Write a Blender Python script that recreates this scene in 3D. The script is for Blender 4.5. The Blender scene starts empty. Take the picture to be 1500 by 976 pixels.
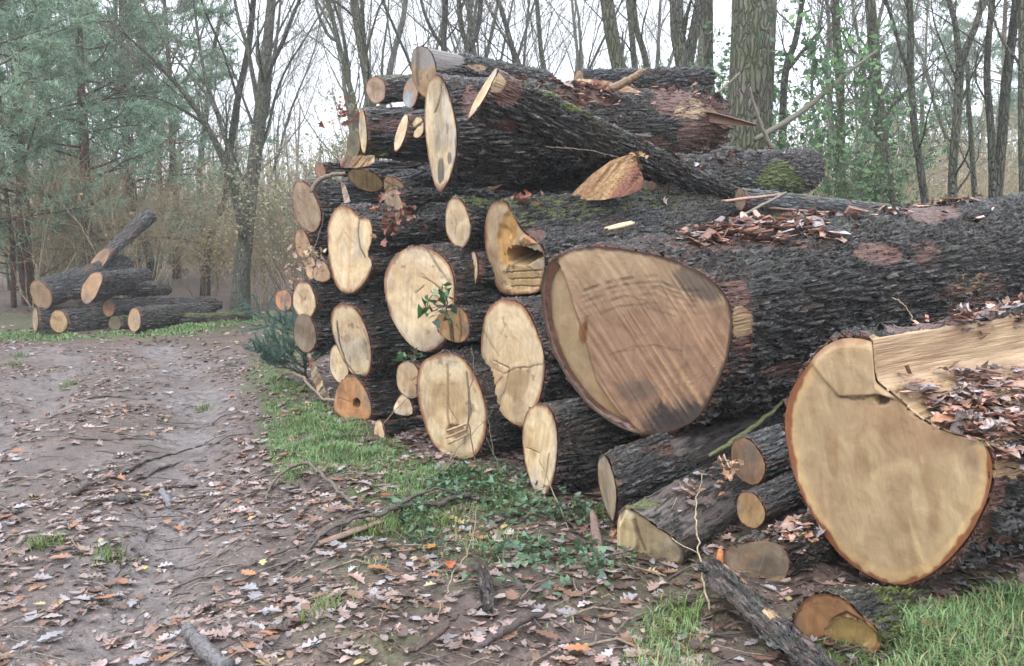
HAZE, EXPOSURE = 0.0016, 0.97
import bpy, math, random
import numpy as np
from mathutils import Vector

SC = bpy.context.scene
COL = SC.collection
R_ = random.Random(7)
RNG = np.random.default_rng(11)

# ------------------------------------------------------------------ camera
F_PX, CX, CY, HOR, CAMZ = 1250.0, 750.0, 488.0, 360.0, 1.55
TH = math.atan((CY - HOR) / F_PX)
FWD = np.array([0, math.cos(TH), -math.sin(TH)])
UPV = np.array([0, math.sin(TH), math.cos(TH)])
CAM = np.array([0, 0, CAMZ])
cd = bpy.data.cameras.new('camera')
cam = bpy.data.objects.new('camera', cd)
COL.objects.link(cam)
cam.location = CAM
cam.rotation_euler = (math.pi / 2 - TH, 0, 0)
cd.sensor_width = 36
cd.lens = F_PX / 1500 * 36
cd.clip_start = 0.05
cd.clip_end = 600
SC.camera = cam


def ray(px, py):
    d = np.array([1, 0, 0]) * ((px - CX) / F_PX) + FWD - UPV * ((py - CY) / F_PX)
    return d


def at(px, py, Y):
    d = ray(px, py)
    return CAM + d * (Y / d[1])


def to_px(P):
    P = np.asarray(P, float) - CAM
    z = P @ FWD
    z = np.where(z < 0.05, 0.05, z)
    return CX + F_PX * P[..., 0] / z, CY - F_PX * (P @ UPV) / z


# ------------------------------------------------------------------ noise
def _hash(i, j, k, s):
    h = (i.astype(np.int64) * 374761393 + j.astype(np.int64) * 668265263 + k.astype(np.int64) * 2147483647 + s * 974711) & 0xFFFFFFFF
    h = ((h ^ (h >> 13)) * 1274126177) & 0xFFFFFFFF
    h = ((h ^ (h >> 16)) * 2246822519) & 0xFFFFFFFF
    return ((h ^ (h >> 15)) & 0xFFFFFF) / float(0xFFFFFF)


def vnoise(p, s=0):
    p = np.asarray(p, float)
    f = np.floor(p)
    t = p - f
    t = t * t * (3 - 2 * t)
    i = f.astype(np.int64)
    o = 0
    for a in (0, 1):
        wa = t[:, 0] if a else 1 - t[:, 0]
        for b in (0, 1):
            wb = t[:, 1] if b else 1 - t[:, 1]
            for c in (0, 1):
                wc = t[:, 2] if c else 1 - t[:, 2]
                o = o + wa * wb * wc * _hash(i[:, 0] + a, i[:, 1] + b, i[:, 2] + c, s)
    return o * 2 - 1


def fbm(p, s=0, o=4, g=0.5):
    p = np.asarray(p, float)
    v, a, n = 0, 1.0, 0
    for k in range(o):
        v = v + a * vnoise(p * (2.03 ** k) + k * 17.3, s + k)
        n += a
        a *= g
    return v / n


def sstep(a, b, x):
    t = np.clip((np.asarray(x, float) - a) / (b - a), 0, 1)
    return t * t * (3 - 2 * t)


def unit(v):
    v = np.asarray(v, float)
    return v / np.linalg.norm(v)


# ------------------------------------------------------------------ ground shape
BY = [-10, 0, 3.15, 4.6, 6.9, 9.0, 11.0, 12.5, 14, 20, 60]
BX = [1.2, -.1, -.95, -1.3, -2.04, -2.75, -3.7, -4.6, -7, -12, -30]


def bank(x, y):
    return sstep(-0.12, 0.42, x - np.interp(y, BY, BX) + 0.18 * vnoise(np.stack([x * 1.7, y * 1.7, x * 0], 1), 5))


def verge(x, y):       # the grassy strip below the far pile
    return sstep(13.0, 14.2, y + 0.25 * (x + 4) + 0.5 * vnoise(np.stack([x * .8, y * .8, x * 0], 1), 6))


def hgt(x, y):
    x = np.atleast_1d(np.asarray(x, float))
    y = np.atleast_1d(np.asarray(y, float))
    z0 = x * 0
    b = bank(x, y)
    h = 0.12 * b
    h = h + 0.10 * verge(x, y) * (1 - b)
    p = np.stack([x, y, z0], 1)
    h = h + 0.05 * vnoise(p * .5, 1) + 0.035 * fbm(p * 2.2, 2, 4)
    track = 1 - b
    e = x - np.interp(y, BY, BX)
    h = h - track * 0.08 * (np.exp(-((e + .62) / .26) ** 2) + np.exp(-((e + 2.2) / .3) ** 2)) * sstep(13, 9, y)
    h = h + track * 0.04 * np.exp(-((e + .12) / .16) ** 2) * (0.6 + vnoise(p * 3.1, 3)) + b * 0.045 * fbm(p * 6, 4, 4)
    h = h + 0.012 * fbm(p * 9, 8, 3) + 0.02 * np.abs(fbm(p * 5, 18, 3)) * (1 - sstep(0.35, .1, np.abs(e + .62)) * track)
    h = h + 0.035 * np.clip(y - 30, 0, 100) + 0.05 * np.clip(x - 6, 0, 60) * sstep(3, 12, y)
    return h


def ground(px, py):
    d = ray(px, py)
    t = 1.5 / max(1e-3, -d[2]) if d[2] < 0 else 60
    for _ in range(25):
        P = CAM + d * t
        z = hgt(P[0], P[1])[0]
        t += (P[2] - z) / max(0.03, -d[2]) * 0.7
        t = min(max(t, .5), 80)
    P = CAM + d * t
    P[2] = hgt(P[0], P[1])[0]
    return P


# ------------------------------------------------------------------ mesh helpers
class Geo:
    def __init__(s):
        s.v, s.f, s.c, s.n = [], {3: [], 4: []}, [], 0

    def add(s, v, f, c=(1, 1, 1, 1)):
        v = np.asarray(v, float).reshape(-1, 3)
        f = np.asarray(f, np.int64)
        s.v.append(v)
        s.f[f.shape[1]].append(f + s.n)
        c = np.asarray(c, float)
        if c.ndim == 1:
            c = np.tile(np.append(c, 1)[:4], (len(v), 1))
        elif c.shape[1] == 3:
            c = np.concatenate([c, np.ones((len(c), 1))], 1)
        s.c.append(c)
        s.n += len(v)

    def obj(s, name, mat, parent=None, smooth=True, loc=(0, 0, 0), extra=None):
        me = bpy.data.meshes.new(name)
        V = np.concatenate(s.v)
        me.vertices.add(len(V))
        me.vertices.foreach_set('co', (V - np.asarray(loc)).astype(np.float32).ravel())
        q = np.concatenate(s.f[4]) if s.f[4] else np.zeros((0, 4), np.int64)
        t = np.concatenate(s.f[3]) if s.f[3] else np.zeros((0, 3), np.int64)
        li = np.concatenate([q.ravel(), t.ravel()])
        me.loops.add(len(li))
        me.loops.foreach_set('vertex_index', li.astype(np.int32))
        me.polygons.add(len(q) + len(t))
        st = np.concatenate([np.arange(len(q)) * 4, len(q) * 4 + np.arange(len(t)) * 3])
        me.polygons.foreach_set('loop_start', st.astype(np.int32))
        me.polygons.foreach_set('use_smooth', np.full(len(q) + len(t), bool(smooth)))
        a = me.attributes.new('col', 'FLOAT_COLOR', 'POINT')
        a.data.foreach_set('color', np.concatenate(s.c).astype(np.float32).ravel())
        for k, val in (extra or {}).items():
            a = me.attributes.new(k, 'FLOAT', 'POINT')
            a.data.foreach_set('value', np.asarray(val, np.float32).ravel())
        me.update(calc_edges=True)
        me.materials.append(mat)
        o = bpy.data.objects.new(name, me)
        COL.objects.link(o)
        o.location = loc
        if parent is not None:
            o.parent = parent
        return o


def tag(o, label, cat, group=None):
    o['label'] = label
    o['category'] = cat
    if group:
        o['group'] = group
    return o


def kind(o, k):
    o['kind'] = k
    return o


def empty(name, loc=(0, 0, 0)):
    o = bpy.data.objects.new(name, None)
    COL.objects.link(o)
    o.location = loc
    o.empty_display_size = 0.2
    return o


def dup(root, loc=None, rz=0.0, sc=1.0):
    r = root.copy()
    COL.objects.link(r)
    if loc is not None:
        r.location = loc
    r.rotation_euler = (0, 0, rz)
    r.scale = (sc, sc, sc)
    for ch in list(root.children):
        c = ch.copy()
        COL.objects.link(c)
        c.parent = r
    return r


def tube(path, rad, k=8, cap=True):
    P = np.asarray(path, float)
    rad = np.asarray(rad, float)
    n = len(P)
    T = np.gradient(P, axis=0)
    T /= np.linalg.norm(T, axis=1)[:, None] + 1e-9
    a = np.cross(T[0], [0.13, 0.31, 0.94])
    if np.linalg.norm(a) < 1e-3:
        a = np.cross(T[0], [1, 0, 0])
    a = unit(a)
    th = np.arange(k) / k * 2 * math.pi
    V = np.zeros((n, k, 3))
    for i in range(n):
        a = a - T[i] * (a @ T[i])
        a = unit(a)
        b = np.cross(T[i], a)
        V[i] = P[i] + rad[i] * (np.cos(th)[:, None] * a + np.sin(th)[:, None] * b)
    f = []
    i0 = np.arange(k)
    i1 = (i0 + 1) % k
    for i in range(n - 1):
        f.append(np.stack([i * k + i0, i * k + i1, (i + 1) * k + i1, (i + 1) * k + i0], 1))
    V = V.reshape(-1, 3)
    F = np.concatenate(f)
    if cap:
        V = np.concatenate([V, P[:1], P[-1:]])
        c0, c1 = n * k, n * k + 1
        F = np.concatenate([F, np.stack([i1, i0, i0 * 0 + c0, i0 * 0 + c0], 1)[:, [0, 1, 2, 2]], np.stack([(n - 1) * k + i0, (n - 1) * k + i1, i0 * 0 + c1, i0 * 0 + c1], 1)])
        # degenerate quads become tris
        q = F[:(n - 1) * k]
        tri = F[(n - 1) * k:][:, :3]
        return V, q, tri
    return V, F, None


def add_tube(g, path, rad, k=8, c=(1, 1, 1)):
    V, q, t = tube(path, rad, k)
    off = g.n
    g.add(V, q, c)
    if t is not None:
        g.f[3].append(t + off)


def prisms(g, P0, P1, R0, R1, k=3, c=(1, 1, 1)):
    P0, P1, R0, R1 = [np.asarray(x, float) for x in (P0, P1, R0, R1)]
    d = P1 - P0
    d = d / (np.linalg.norm(d, axis=1)[:, None] + 1e-9)
    ref = np.where(np.abs(d[:, 2:3]) > .8, np.array([[1., 0, 0]]), np.array([[0, 0, 1.]]))
    a = np.cross(d, ref)
    a /= np.linalg.norm(a, axis=1)[:, None]
    b = np.cross(d, a)
    th = np.arange(k) / k * 2 * math.pi
    ring = np.cos(th)[None, :, None] * a[:, None] + np.sin(th)[None, :, None] * b[:, None]
    V = np.concatenate([P0[:, None] + R0[:, None, None] * ring, P1[:, None] + R1[:, None, None] * ring], 1)
    n = len(P0)
    base = (np.arange(n) * 2 * k)[:, None]
    i0 = np.arange(k)
    i1 = (i0 + 1) % k
    F = np.stack([base + i0, base + i1, base + k + i1, base + k + i0], 2).reshape(-1, 4)
    g.add(V.reshape(-1, 3), F, c)


def smooth_path(pts, n=20):
    P = np.asarray(pts, float)
    m = len(P)
    if m < 3:
        t = np.linspace(0, 1, n)[:, None]
        return P[0] * (1 - t) + P[-1] * t
    E = np.concatenate([2 * P[:1] - P[1:2], P, 2 * P[-1:] - P[-2:-1]])
    u = np.linspace(0, m - 1, n)
    i = np.minimum(u.astype(int), m - 2)
    t = (u - i)[:, None]
    p0, p1, p2, p3 = E[i], E[i + 1], E[i + 2], E[i + 3]
    return 0.5 * (2 * p1 + (p2 - p0) * t + (2 * p0 - 5 * p1 + 4 * p2 - p3) * t ** 2 + (3 * p1 - p0 - 3 * p2 + p3) * t ** 3)


# ------------------------------------------------------------------ materials
class M:
    def __init__(s, name):
        s.m = bpy.data.materials.new(name)
        s.m.use_nodes = True
        s.t = s.m.node_tree
        s.t.nodes.clear()
        s.out = s.t.nodes.new('ShaderNodeOutputMaterial')
        s.b = s.n('BsdfPrincipled')
        s.t.links.new(s.b.outputs[0], s.out.inputs['Surface'])

    def n(s, typ, _in=None, **props):
        nd = s.t.nodes.new('ShaderNode' + typ)
        for k, v in props.items():
            setattr(nd, k, v)
        for k, v in (_in or {}).items():
            s.set(nd.inputs[k], v)
        return nd

    def set(s, sock, v):
        if hasattr(v, 'is_output') or isinstance(v, bpy.types.NodeSocket):
            s.t.links.new(v, sock)
        else:
            sock.default_value = v

    def bsdf(s, **kw):
        for k, v in kw.items():
            s.set(s.b.inputs[k.replace('_', ' ')], v)

    def attr(s, name):
        return s.n('Attribute', attribute_name=name)

    def coord(s):
        return s.n('TexCoord').outputs['Object']

    def mapping(s, v, scale=(1, 1, 1), loc=(0, 0, 0)):
        return s.n('Mapping', {'Vector': v, 'Scale': scale, 'Location': loc}).outputs[0]

    def noise(s, v, scale, detail=4, rough=.55, dist=0.0):
        return s.n('TexNoise', {'Vector': v, 'Scale': scale, 'Detail': detail, 'Roughness': rough, 'Distortion': dist}).outputs['Fac']

    def vor(s, v, scale, feature='F1', out='Distance', rnd=1.0):
        return s.n('TexVoronoi', {'Vector': v, 'Scale': scale, 'Randomness': rnd}, feature=feature).outputs[out]

    def ramp(s, f, *stops):
        nd = s.n('ValToRGB', {'Fac': f})
        e = nd.color_ramp.elements
        while len(e) < len(stops):
            e.new(0.5)
        for el, (p, c) in zip(e, stops):
            el.position = p
            el.color = (c, c, c, 1) if not hasattr(c, '__len__') else (*c, 1)[:4]
        return nd.outputs['Color']

    def mix(s, f, a, b, mode='MIX'):
        nd = s.n('Mix', data_type='RGBA', blend_type=mode)
        fix = lambda x: (*x, 1) if isinstance(x, tuple) and len(x) == 3 else x
        s.set(nd.inputs[0], f)
        s.set(nd.inputs[6], fix(a))
        s.set(nd.inputs[7], fix(b))
        return nd.outputs[2]

    def math(s, op, a, b=0.0, clamp=False):
        nd = s.n('Math', operation=op, use_clamp=clamp)
        s.set(nd.inputs[0], a)
        s.set(nd.inputs[1], b)
        return nd.outputs[0]

    def mr(s, v, a, b, c=0.0, d=1.0):
        return s.n('MapRange', {'Value': v, 'From Min': a, 'From Max': b, 'To Min': c, 'To Max': d}).outputs[0]

    def bump(s, h, strength=.5, dist=.01):
        nd = s.n('Bump', {'Height': h, 'Strength': strength, 'Distance': dist})
        s.t.links.new(nd.outputs[0], s.b.inputs['Normal'])


def mat_bark():
    """oak bark: deep furrowed plates, wet and dark. col.r bare wood, col.g moss, col.b red inner bark, col.a grey wood"""
    m = M('oak_bark')
    c = m.coord()
    at_ = m.attr('col')
    sep = m.n('SeparateColor', {'Color': at_.outputs['Color']})
    wob = m.n('TexNoise', {'Vector': m.mapping(c, (2.2, 7, 7)), 'Scale': 1.0, 'Detail': 3}).outputs['Color']
    cc = m.n('VectorMath', {0: wob, 1: (0.10, 0.045, 0.045)}, operation='MULTIPLY').outputs[0]
    cc = m.n('VectorMath', {0: cc, 1: c}, operation='ADD').outputs[0]
    v1 = m.mapping(cc, (4.6, 33, 33))
    e1 = m.vor(v1, 1.0, 'DISTANCE_TO_EDGE')
    e2 = m.vor(m.mapping(cc, (22, 75, 75), (3, 5, 1)), 1.0, 'DISTANCE_TO_EDGE')
    n1 = m.noise(m.mapping(cc, (7, 34, 34)), 1.0, 6, .68, .4)
    n2 = m.noise(m.mapping(c, (60, 120, 120)), 1.0, 4, .6)
    plate = m.mr(e1, 0.0, 0.30)
    h = m.math('MULTIPLY', plate, .52)
    h = m.math('ADD', h, m.math('MULTIPLY', m.mr(e2, 0, .3), .24))
    h = m.math('ADD', h, m.math('MULTIPLY', m.math('SUBTRACT', n1, .5), 1.0))
    h = m.math('ADD', h, m.math('MULTIPLY', n2, .13))
    big = m.noise(c, 2.3, 3, .5)
    basec = m.ramp(h, (0.08, (.007, .006, .005)), (0.36, (.025, .022, .0195)), (0.60, (.080, .076, .073)), (0.92, (.235, .235, .24)))
    tintc = m.mix(m.mr(big, .35, .7), (.92, .86, .82), (.86, .93, .99))
    basec = m.mix(1.0, basec, tintc, 'MULTIPLY')
    rnd = m.n('ObjectInfo').outputs['Random']
    basec = m.mix(1.0, basec, m.ramp(rnd, (0, (.75, .70, .65)), (.35, (1.05, .97, .88)), (.7, (.92, .97, 1.0)), (1, (1.2, 1.15, 1.08))), 'MULTIPLY')
    pat = m.noise(m.mapping(c, (1.6, 5, 5)), 1.0, 5, .62, .5)
    basec = m.mix(m.mr(pat, .55, .68, 0, .55), basec, m.mix(n1, (.020, .011, .007), (.115, .070, .046)))
    basec = m.mix(m.mr(pat, .44, .34, 0, .6), basec, m.mix(n1, (.016, .018, .011), (.105, .118, .080)))
    redc = m.mix(m.mr(n1, .3, .7), (.034, .013, .009), (.135, .055, .033))
    moss = m.mix(n2, (.035, .050, .008), (.14, .17, .03))
    grain = m.noise(m.mapping(c, (4, 70, 70)), 1.0, 5, .6)
    woodc = m.mix(m.mr(grain, .3, .7), (.22, .13, .062), (.46, .325, .185))
    woodc = m.mix(m.mr(pat, .46, .60, 0, .75), woodc, m.mix(n1, (.10, .05, .025), (.30, .17, .085)))
    greyc = m.mix(m.mr(grain, .3, .7), (.055, .042, .036), (.150, .124, .112))
    k = m.mr(n1, .25, .75, -.5, .5)
    mask = lambda s: m.mr(m.math('ADD', s, k), .42, .58)
    mr_, mg, mb, ma = mask(sep.outputs[2]), mask(sep.outputs[1]), mask(sep.outputs[0]), mask(at_.outputs['Alpha'])
    x = m.mix(mr_, basec, redc)
    x = m.mix(mg, x, moss)
    x = m.mix(ma, x, greyc)
    x = m.mix(mb, x, woodc)
    # small lichen flecks on plate crests
    lf = m.mr(m.noise(c, 26, 2), .66, .72)
    x = m.mix(m.math('MULTIPLY', lf, .35), x, (.23, .24, .22))
    m.bsdf(Base_Color=x, Roughness=m.mr(n2, .3, .7, .34, .62))
    m.b.inputs['Specular IOR Level'].default_value = .55
    m.b.inputs['Coat Weight'].default_value = .22
    m.b.inputs['Coat Roughness'].default_value = .38
    bare = m.math('MAXIMUM', m.math('MAXIMUM', mb, ma), m.math('MULTIPLY', mr_, .6))
    hh = m.mix(bare, h, m.math('MULTIPLY', grain, .35))
    hh = m.math('MULTIPLY', m.math('SUBTRACT', hh, .38), m.attr('amp').outputs['Fac'])
    d = m.n('Displacement', {'Height': hh, 'Midlevel': 0.0, 'Scale': 0.046})
    m.t.links.new(d.outputs[0], m.out.inputs['Displacement'])
    m.m.displacement_method = 'BOTH'
    return m.m


def mat_wood():
    m = M('sawn_wood')
    c = m.coord()
    col = m.attr('col').outputs['Color']
    n1 = m.noise(m.mapping(c, (1, 1, 1)), 9, 6, .62, .6)
    n2 = m.noise(c, 70, 4, .6)
    n3 = m.noise(m.mapping(c, (5, 95, 12)), 1.0, 3, .6)
    x = m.mix(m.mr(n1, .3, .72), m.mix(1.0, col, (.60, .55, .49), 'MULTIPLY'), m.mix(1.0, col, (1.10, 1.10, 1.08), 'MULTIPLY'))
    x = m.mix(m.mr(n3, .35, .65, 0, .26), x, m.mix(1.0, col, (.60, .54, .46), 'MULTIPLY'))
    x = m.mix(m.mr(n2, .64, .78, 0, .22), x, m.mix(1.0, col, (.55, .48, .42), 'MULTIPLY'))
    m.bsdf(Base_Color=x, Roughness=.72)
    saw = m.n('TexWave', {'Vector': m.mapping(c, (1, 1, 1)), 'Scale': 22.0, 'Distortion': 3.5, 'Detail': 3.0, 'Detail Scale': 2.0}, wave_type='RINGS').outputs['Fac']
    x2 = m.mix(m.mr(saw, .55, 1.0, 0, .05), x, m.mix(1.0, col, (.62, .55, .46), 'MULTIPLY'))
    m.bsdf(Base_Color=x2)
    m.bump(m.math('ADD', m.math('MULTIPLY', saw, .06), m.math('ADD', m.math('MULTIPLY', n3, .8), m.math('ADD', m.math('MULTIPLY', n2, .4), n1))), .45, .006)
    return m.m


def mat_col(name, rough=.6, nscale=40, lo=.75, hi=1.15, bump=.25, bd=.004, spec=.5, trans=0.0, stretch=(1, 1, 1)):
    m = M(name)
    c = m.coord()
    col = m.attr('col').outputs['Color']
    n = m.noise(m.mapping(c, stretch), nscale, 4, .6)
    x = m.mix(m.mr(n, .3, .7), m.mix(1.0, col, (lo, lo, lo), 'MULTIPLY'), m.mix(1.0, col, (hi, hi, hi), 'MULTIPLY'))
    m.bsdf(Base_Color=x, Roughness=rough)
    m.b.inputs['Specular IOR Level'].default_value = spec
    if trans:
        m.b.inputs['Transmission Weight'].default_value = 0
        m.b.inputs['Subsurface Weight'].default_value = 0
        tr = m.n('BsdfTranslucent', {'Color': x})
        mx = m.n('MixShader', {0: trans})
        m.t.links.new(m.b.outputs[0], mx.inputs[1])
        m.t.links.new(tr.outputs[0], mx.inputs[2])
        m.t.links.new(mx.outputs[0], m.out.inputs['Surface'])
    if bump:
        m.bump(n, bump, bd)
    return m.m


def mat_treebark(name, a, b, green, gamt, scale=1.0):
    m = M(name)
    c = m.coord()
    n = m.noise(m.mapping(c, (14 * scale, 14 * scale, 2.2 * scale)), 1.0, 5, .65)
    e = m.vor(m.mapping(m.n('VectorMath', {0: c, 1: m.n('VectorMath', {0: m.n('TexNoise', {'Vector': c, 'Scale': 5.0, 'Detail': 4}).outputs['Color'], 1: (.09, .09, .25)}, operation='MULTIPLY').outputs[0]}, operation='ADD').outputs[0], (26 * scale, 26 * scale, 5.5 * scale)), 1.0, 'DISTANCE_TO_EDGE')
    g = m.noise(c, 1.3, 4, .6)
    x = m.mix(m.mr(n, .3, .7), a, b)
    x = m.mix(m.mr(e, 0, .12, .55, 0), x, tuple(v * .35 for v in a))
    x = m.mix(m.mr(g, .42, .62, 0, gamt), x, green)
    m.bsdf(Base_Color=x, Roughness=.85)
    m.bump(m.math('ADD', n, m.mr(e, 0, .2)), 1.0, .045)
    return m.m


MAT = {}
MAT['bark'] = mat_bark()
MAT['wood'] = mat_wood()
MAT['leaf'] = mat_col('dead_leaf', .42, 60, .7, 1.15, .2, .002, .5, .12)
MAT['chip'] = mat_col('bark_chip', .6, 45, .55, 1.25, .5, .006, .5, 0, (1, 1, 1))
MAT['stick'] = mat_col('wet_stick', .5, 70, .45, 1.3, 1.0, .012)
MAT['grass'] = mat_col('grass_blade', .5, 20, .8, 1.15, 0, 0, .4, .25)
MAT['ivy'] = mat_col('ivy_leaf', .35, 50, .75, 1.15, .15, .003, .5, .12)
MAT['moss'] = mat_col('moss', .9, 120, .5, 1.3, .8, .008, .2)
MAT['twig'] = mat_col('bare_twig', .8, 8, .85, 1.4, 0, 0, .3)
MAT['fol'] = mat_col('foliage', .55, 3, .75, 1.2, 0, 0, .35, .45)
MAT['trunk_grey'] = mat_treebark('grey_green_bark', (.068, .063, .051), (.165, .158, .130), (.085, .105, .045), .65)
MAT['trunk_big'] = mat_treebark('furrowed_bark', (.050, .043, .034), (.175, .155, .128), (.070, .092, .032), .7, .75)
MAT['trunk_dark'] = mat_treebark('dark_bark', (.040, .036, .031), (.105, .098, .085), (.06, .08, .03), .5)
MAT['trunk_pine'] = mat_treebark('pine_bark', (.10, .055, .04), (.23, .13, .09), (.12, .11, .08), .35)
# ------------------------------------------------------------------ ground sheet
def mat_ground():
    m = M('forest_ground')
    c = m.coord()
    at_ = m.attr('col')
    s = m.n('SeparateColor', {'Color': at_.outputs['Color']})
    n0 = m.noise(c, 1.6, 5, .6)
    n1 = m.noise(c, 11, 6, .65)
    n2 = m.noise(c, 55, 5, .65)
    v = m.vor(c, 38, 'F1')
    mud = m.mix(m.mr(n1, .3, .7), (.044, .031, .026), (.165, .125, .108))
    mud = m.mix(m.mr(n2, .5, .75, 0, .6), mud, (.26, .21, .19))
    mud = m.mix(m.mr(n0, .4, .62, 0, .7), mud, (.040, .026, .021))
    trk = m.mix(m.mr(n1, .35, .7), (.105, .088, .086), (.245, .215, .212))
    litter = m.mix(m.mr(v, .1, .6), (.23, .145, .10), (.06, .036, .025))
    x = m.mix(s.outputs[1], mud, trk)
    x = m.mix(m.math('MULTIPLY', s.outputs[2], m.mr(n1, .35, .6)), x, litter)
    gr = m.mix(m.mr(n2, .3, .7), (.030, .045, .012), (.095, .125, .035))
    x = m.mix(m.math('MULTIPLY', s.outputs[0], m.mr(n1, .28, .5)), x, gr)
    rough = m.mix(s.outputs[1], m.mr(n2, .3, .7, .55, .85), m.mr(n1, .35, .65, .18, .48))
    m.bsdf(Base_Color=x, Roughness=rough)
    m.b.inputs['Specular IOR Level'].default_value = .4
    h = m.math('ADD', m.math('MULTIPLY', n1, 1.0), m.math('MULTIPLY', n2, .5))
    m.bump(h, 1.0, .03)
    return m.m


GRASS_PX = [
    [(388, 640), (400, 560), (470, 590), (560, 628), (640, 672), (720, 690), (700, 705), (600, 715), (480, 712), (420, 690)],
]
def poly_world(px):
    return np.array([ground(*p)[:2] for p in px])


def in_poly(P, poly):
    x, y = P[:, 0], P[:, 1]
    ins = np.zeros(len(P), bool)
    n = len(poly)
    for i in range(n):
        x0, y0 = poly[i]
        x1, y1 = poly[(i + 1) % n]
        c = ((y0 > y) != (y1 > y)) & (x < (x1 - x0) * (y - y0) / (y1 - y0 + 1e-12) + x0)
        ins ^= c
    return ins


def sample_poly(poly, n, rng=RNG):
    lo, hi = poly.min(0), poly.max(0)
    out = np.zeros((0, 2))
    while len(out) < n:
        P = lo + rng.random((n * 2, 2)) * (hi - lo)
        out = np.concatenate([out, P[in_poly(P, poly)]])
    return out[:n]


W_GRASS_A = poly_world([(385, 650), (395, 545), (430, 560), (485, 600), (560, 640), (640, 678), (735, 690), (790, 735), (740, 745), (640, 735), (560, 730), (470, 720), (410, 700)])
W_GRASS_B = poly_world([(1185, 976), (1230, 915), (1330, 895), (1420, 860), (1560, 845), (1600, 976), (1500, 1050), (1200, 1050)])
W_GRASS_C = poly_world([(-60, 487), (60, 489), (140, 487), (235, 482), (330, 468), (405, 456), (400, 468), (330, 481), (230, 494), (120, 499), (0, 500), (-60, 502)])
W_GRASS_D = poly_world([(905, 976), (930, 900), (985, 885), (1030, 900), (1050, 976), (1050, 1040), (905, 1040)])
W_GRASS_E = poly_world([(520, 790), (560, 750), (700, 745), (760, 760), (720, 800), (600, 815)])
W_GRASS_F = poly_world([(360, 570), (380, 500), (410, 468), (450, 480), (470, 560), (420, 590)])
W_IVY = poly_world([(560, 735), (690, 685), (760, 690), (830, 735), (900, 745), (930, 830), (880, 880), (760, 880), (680, 860), (600, 800)])
W_GRASS_G = poly_world([(395, 545), (560, 635), (735, 690), (880, 745), (920, 860), (840, 976), (600, 900), (450, 800), (385, 690)])


def build_ground():
    nr, na = 560, 420
    r = 0.35 * (230 / 0.35) ** np.linspace(0, 1, nr)
    a = np.radians(np.linspace(-115, 115, na))
    Rr, A = np.meshgrid(r, a, indexing='ij')
    x = (Rr * np.sin(A)).ravel()
    y = (Rr * np.cos(A)).ravel() + 0.9
    z = hgt(x, y)
    P = np.stack([x, y], 1)
    p3 = np.stack([x, y, x * 0], 1)
    b = bank(x, y)
    e = x - np.interp(y, BY, BX)
    grass = np.zeros(len(x))
    nn = fbm(p3 * 2.6, 31, 3)
    for poly, amt in ((W_GRASS_A, 1.), (W_GRASS_B, .95), (W_GRASS_C, 1.), (W_GRASS_D, .6), (W_GRASS_E, .6), (W_GRASS_F, .8), (W_IVY, .3)):
        c = poly.mean(0)
        ins = in_poly(c + (P - c) * .93, poly)
        grass = np.maximum(grass, ins * amt)
    grass = grass * sstep(-.35, .25, nn + .15)
    grass = np.maximum(grass, .4 * b * sstep(.1, .5, nn))
    grass = np.maximum(grass, .75 * verge(x, y) * sstep(22, 15, y) * sstep(-.3, .3, nn))
    trk = (1 - b) * (np.exp(-((e + .62) / .34) ** 2) + .75 * np.exp(-((e + 2.2) / .5) ** 2) + .25) * sstep(14.5, 12.5, y)
    trk = np.clip(trk * (0.75 + .7 * fbm(p3 * 1.9, 32, 3)), 0, 1)
    lit = np.clip(.35 + .8 * fbm(p3 * 1.2, 33, 3), 0, 1) * (1 - .6 * trk)
    lit = np.maximum(lit, sstep(16, 20, y))
    g = Geo()
    i = np.arange(nr - 1)[:, None] * na + np.arange(na - 1)[None]
    F = np.stack([i, i + 1, i + na + 1, i + na], 2).reshape(-1, 4)
    F = F[:, ::-1]
    # small patch closing the hole under the camera is the first ring, a fan
    V = np.stack([x, y, z], 1)
    g.add(V, F, np.stack([grass, trk, lit], 1))
    c0 = g.n
    g.add([[0, .9, hgt(0, .9)[0]]], np.zeros((0, 3), np.int64), (0, .5, .3))
    k = np.arange(na - 1)
    g.f[3].append(np.stack([k + 1, k, k * 0 + c0], 1))
    o = g.obj('ground', mat_ground())
    return kind(o, 'structure')


build_ground()


# ------------------------------------------------------------------ leaves
def leaf_template(n=10, lobes=4.0, wid=.30, oak=True):
    s = np.linspace(0, 1, n)
    w = wid * np.sin(math.pi * np.clip(s, 0.03, .985) ** .8) ** .7
    if oak:
        w = w * (0.78 + .26 * np.cos(2 * math.pi * lobes * s + .6))
    L = np.stack([s - .5, w, s * 0], 1)
    C = np.stack([s - .5, s * 0, s * 0], 1)
    Rr = np.stack([s - .5, -w, s * 0], 1)
    V = np.concatenate([L, C, Rr])
    i = np.arange(n - 1)
    F = np.concatenate([np.stack([i, i + 1, n + i + 1, n + i], 1), np.stack([n + i, n + i + 1, 2 * n + i + 1, 2 * n + i], 1)])
    return V, F[:, ::-1]


OAK = leaf_template(19, 4)
OAK2 = leaf_template(12, 3, .36)
OVAL = leaf_template(6, 0, .26, False)
IVYL = (np.array([[0, 0, 0], [-.15, .5, 0], [.25, .42, 0], [.75, 0, 0.0], [.25, -.42, 0], [-.15, -.5, 0]]), np.array([[0, 1, 2, 3], [0, 3, 4, 5]]))


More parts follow.
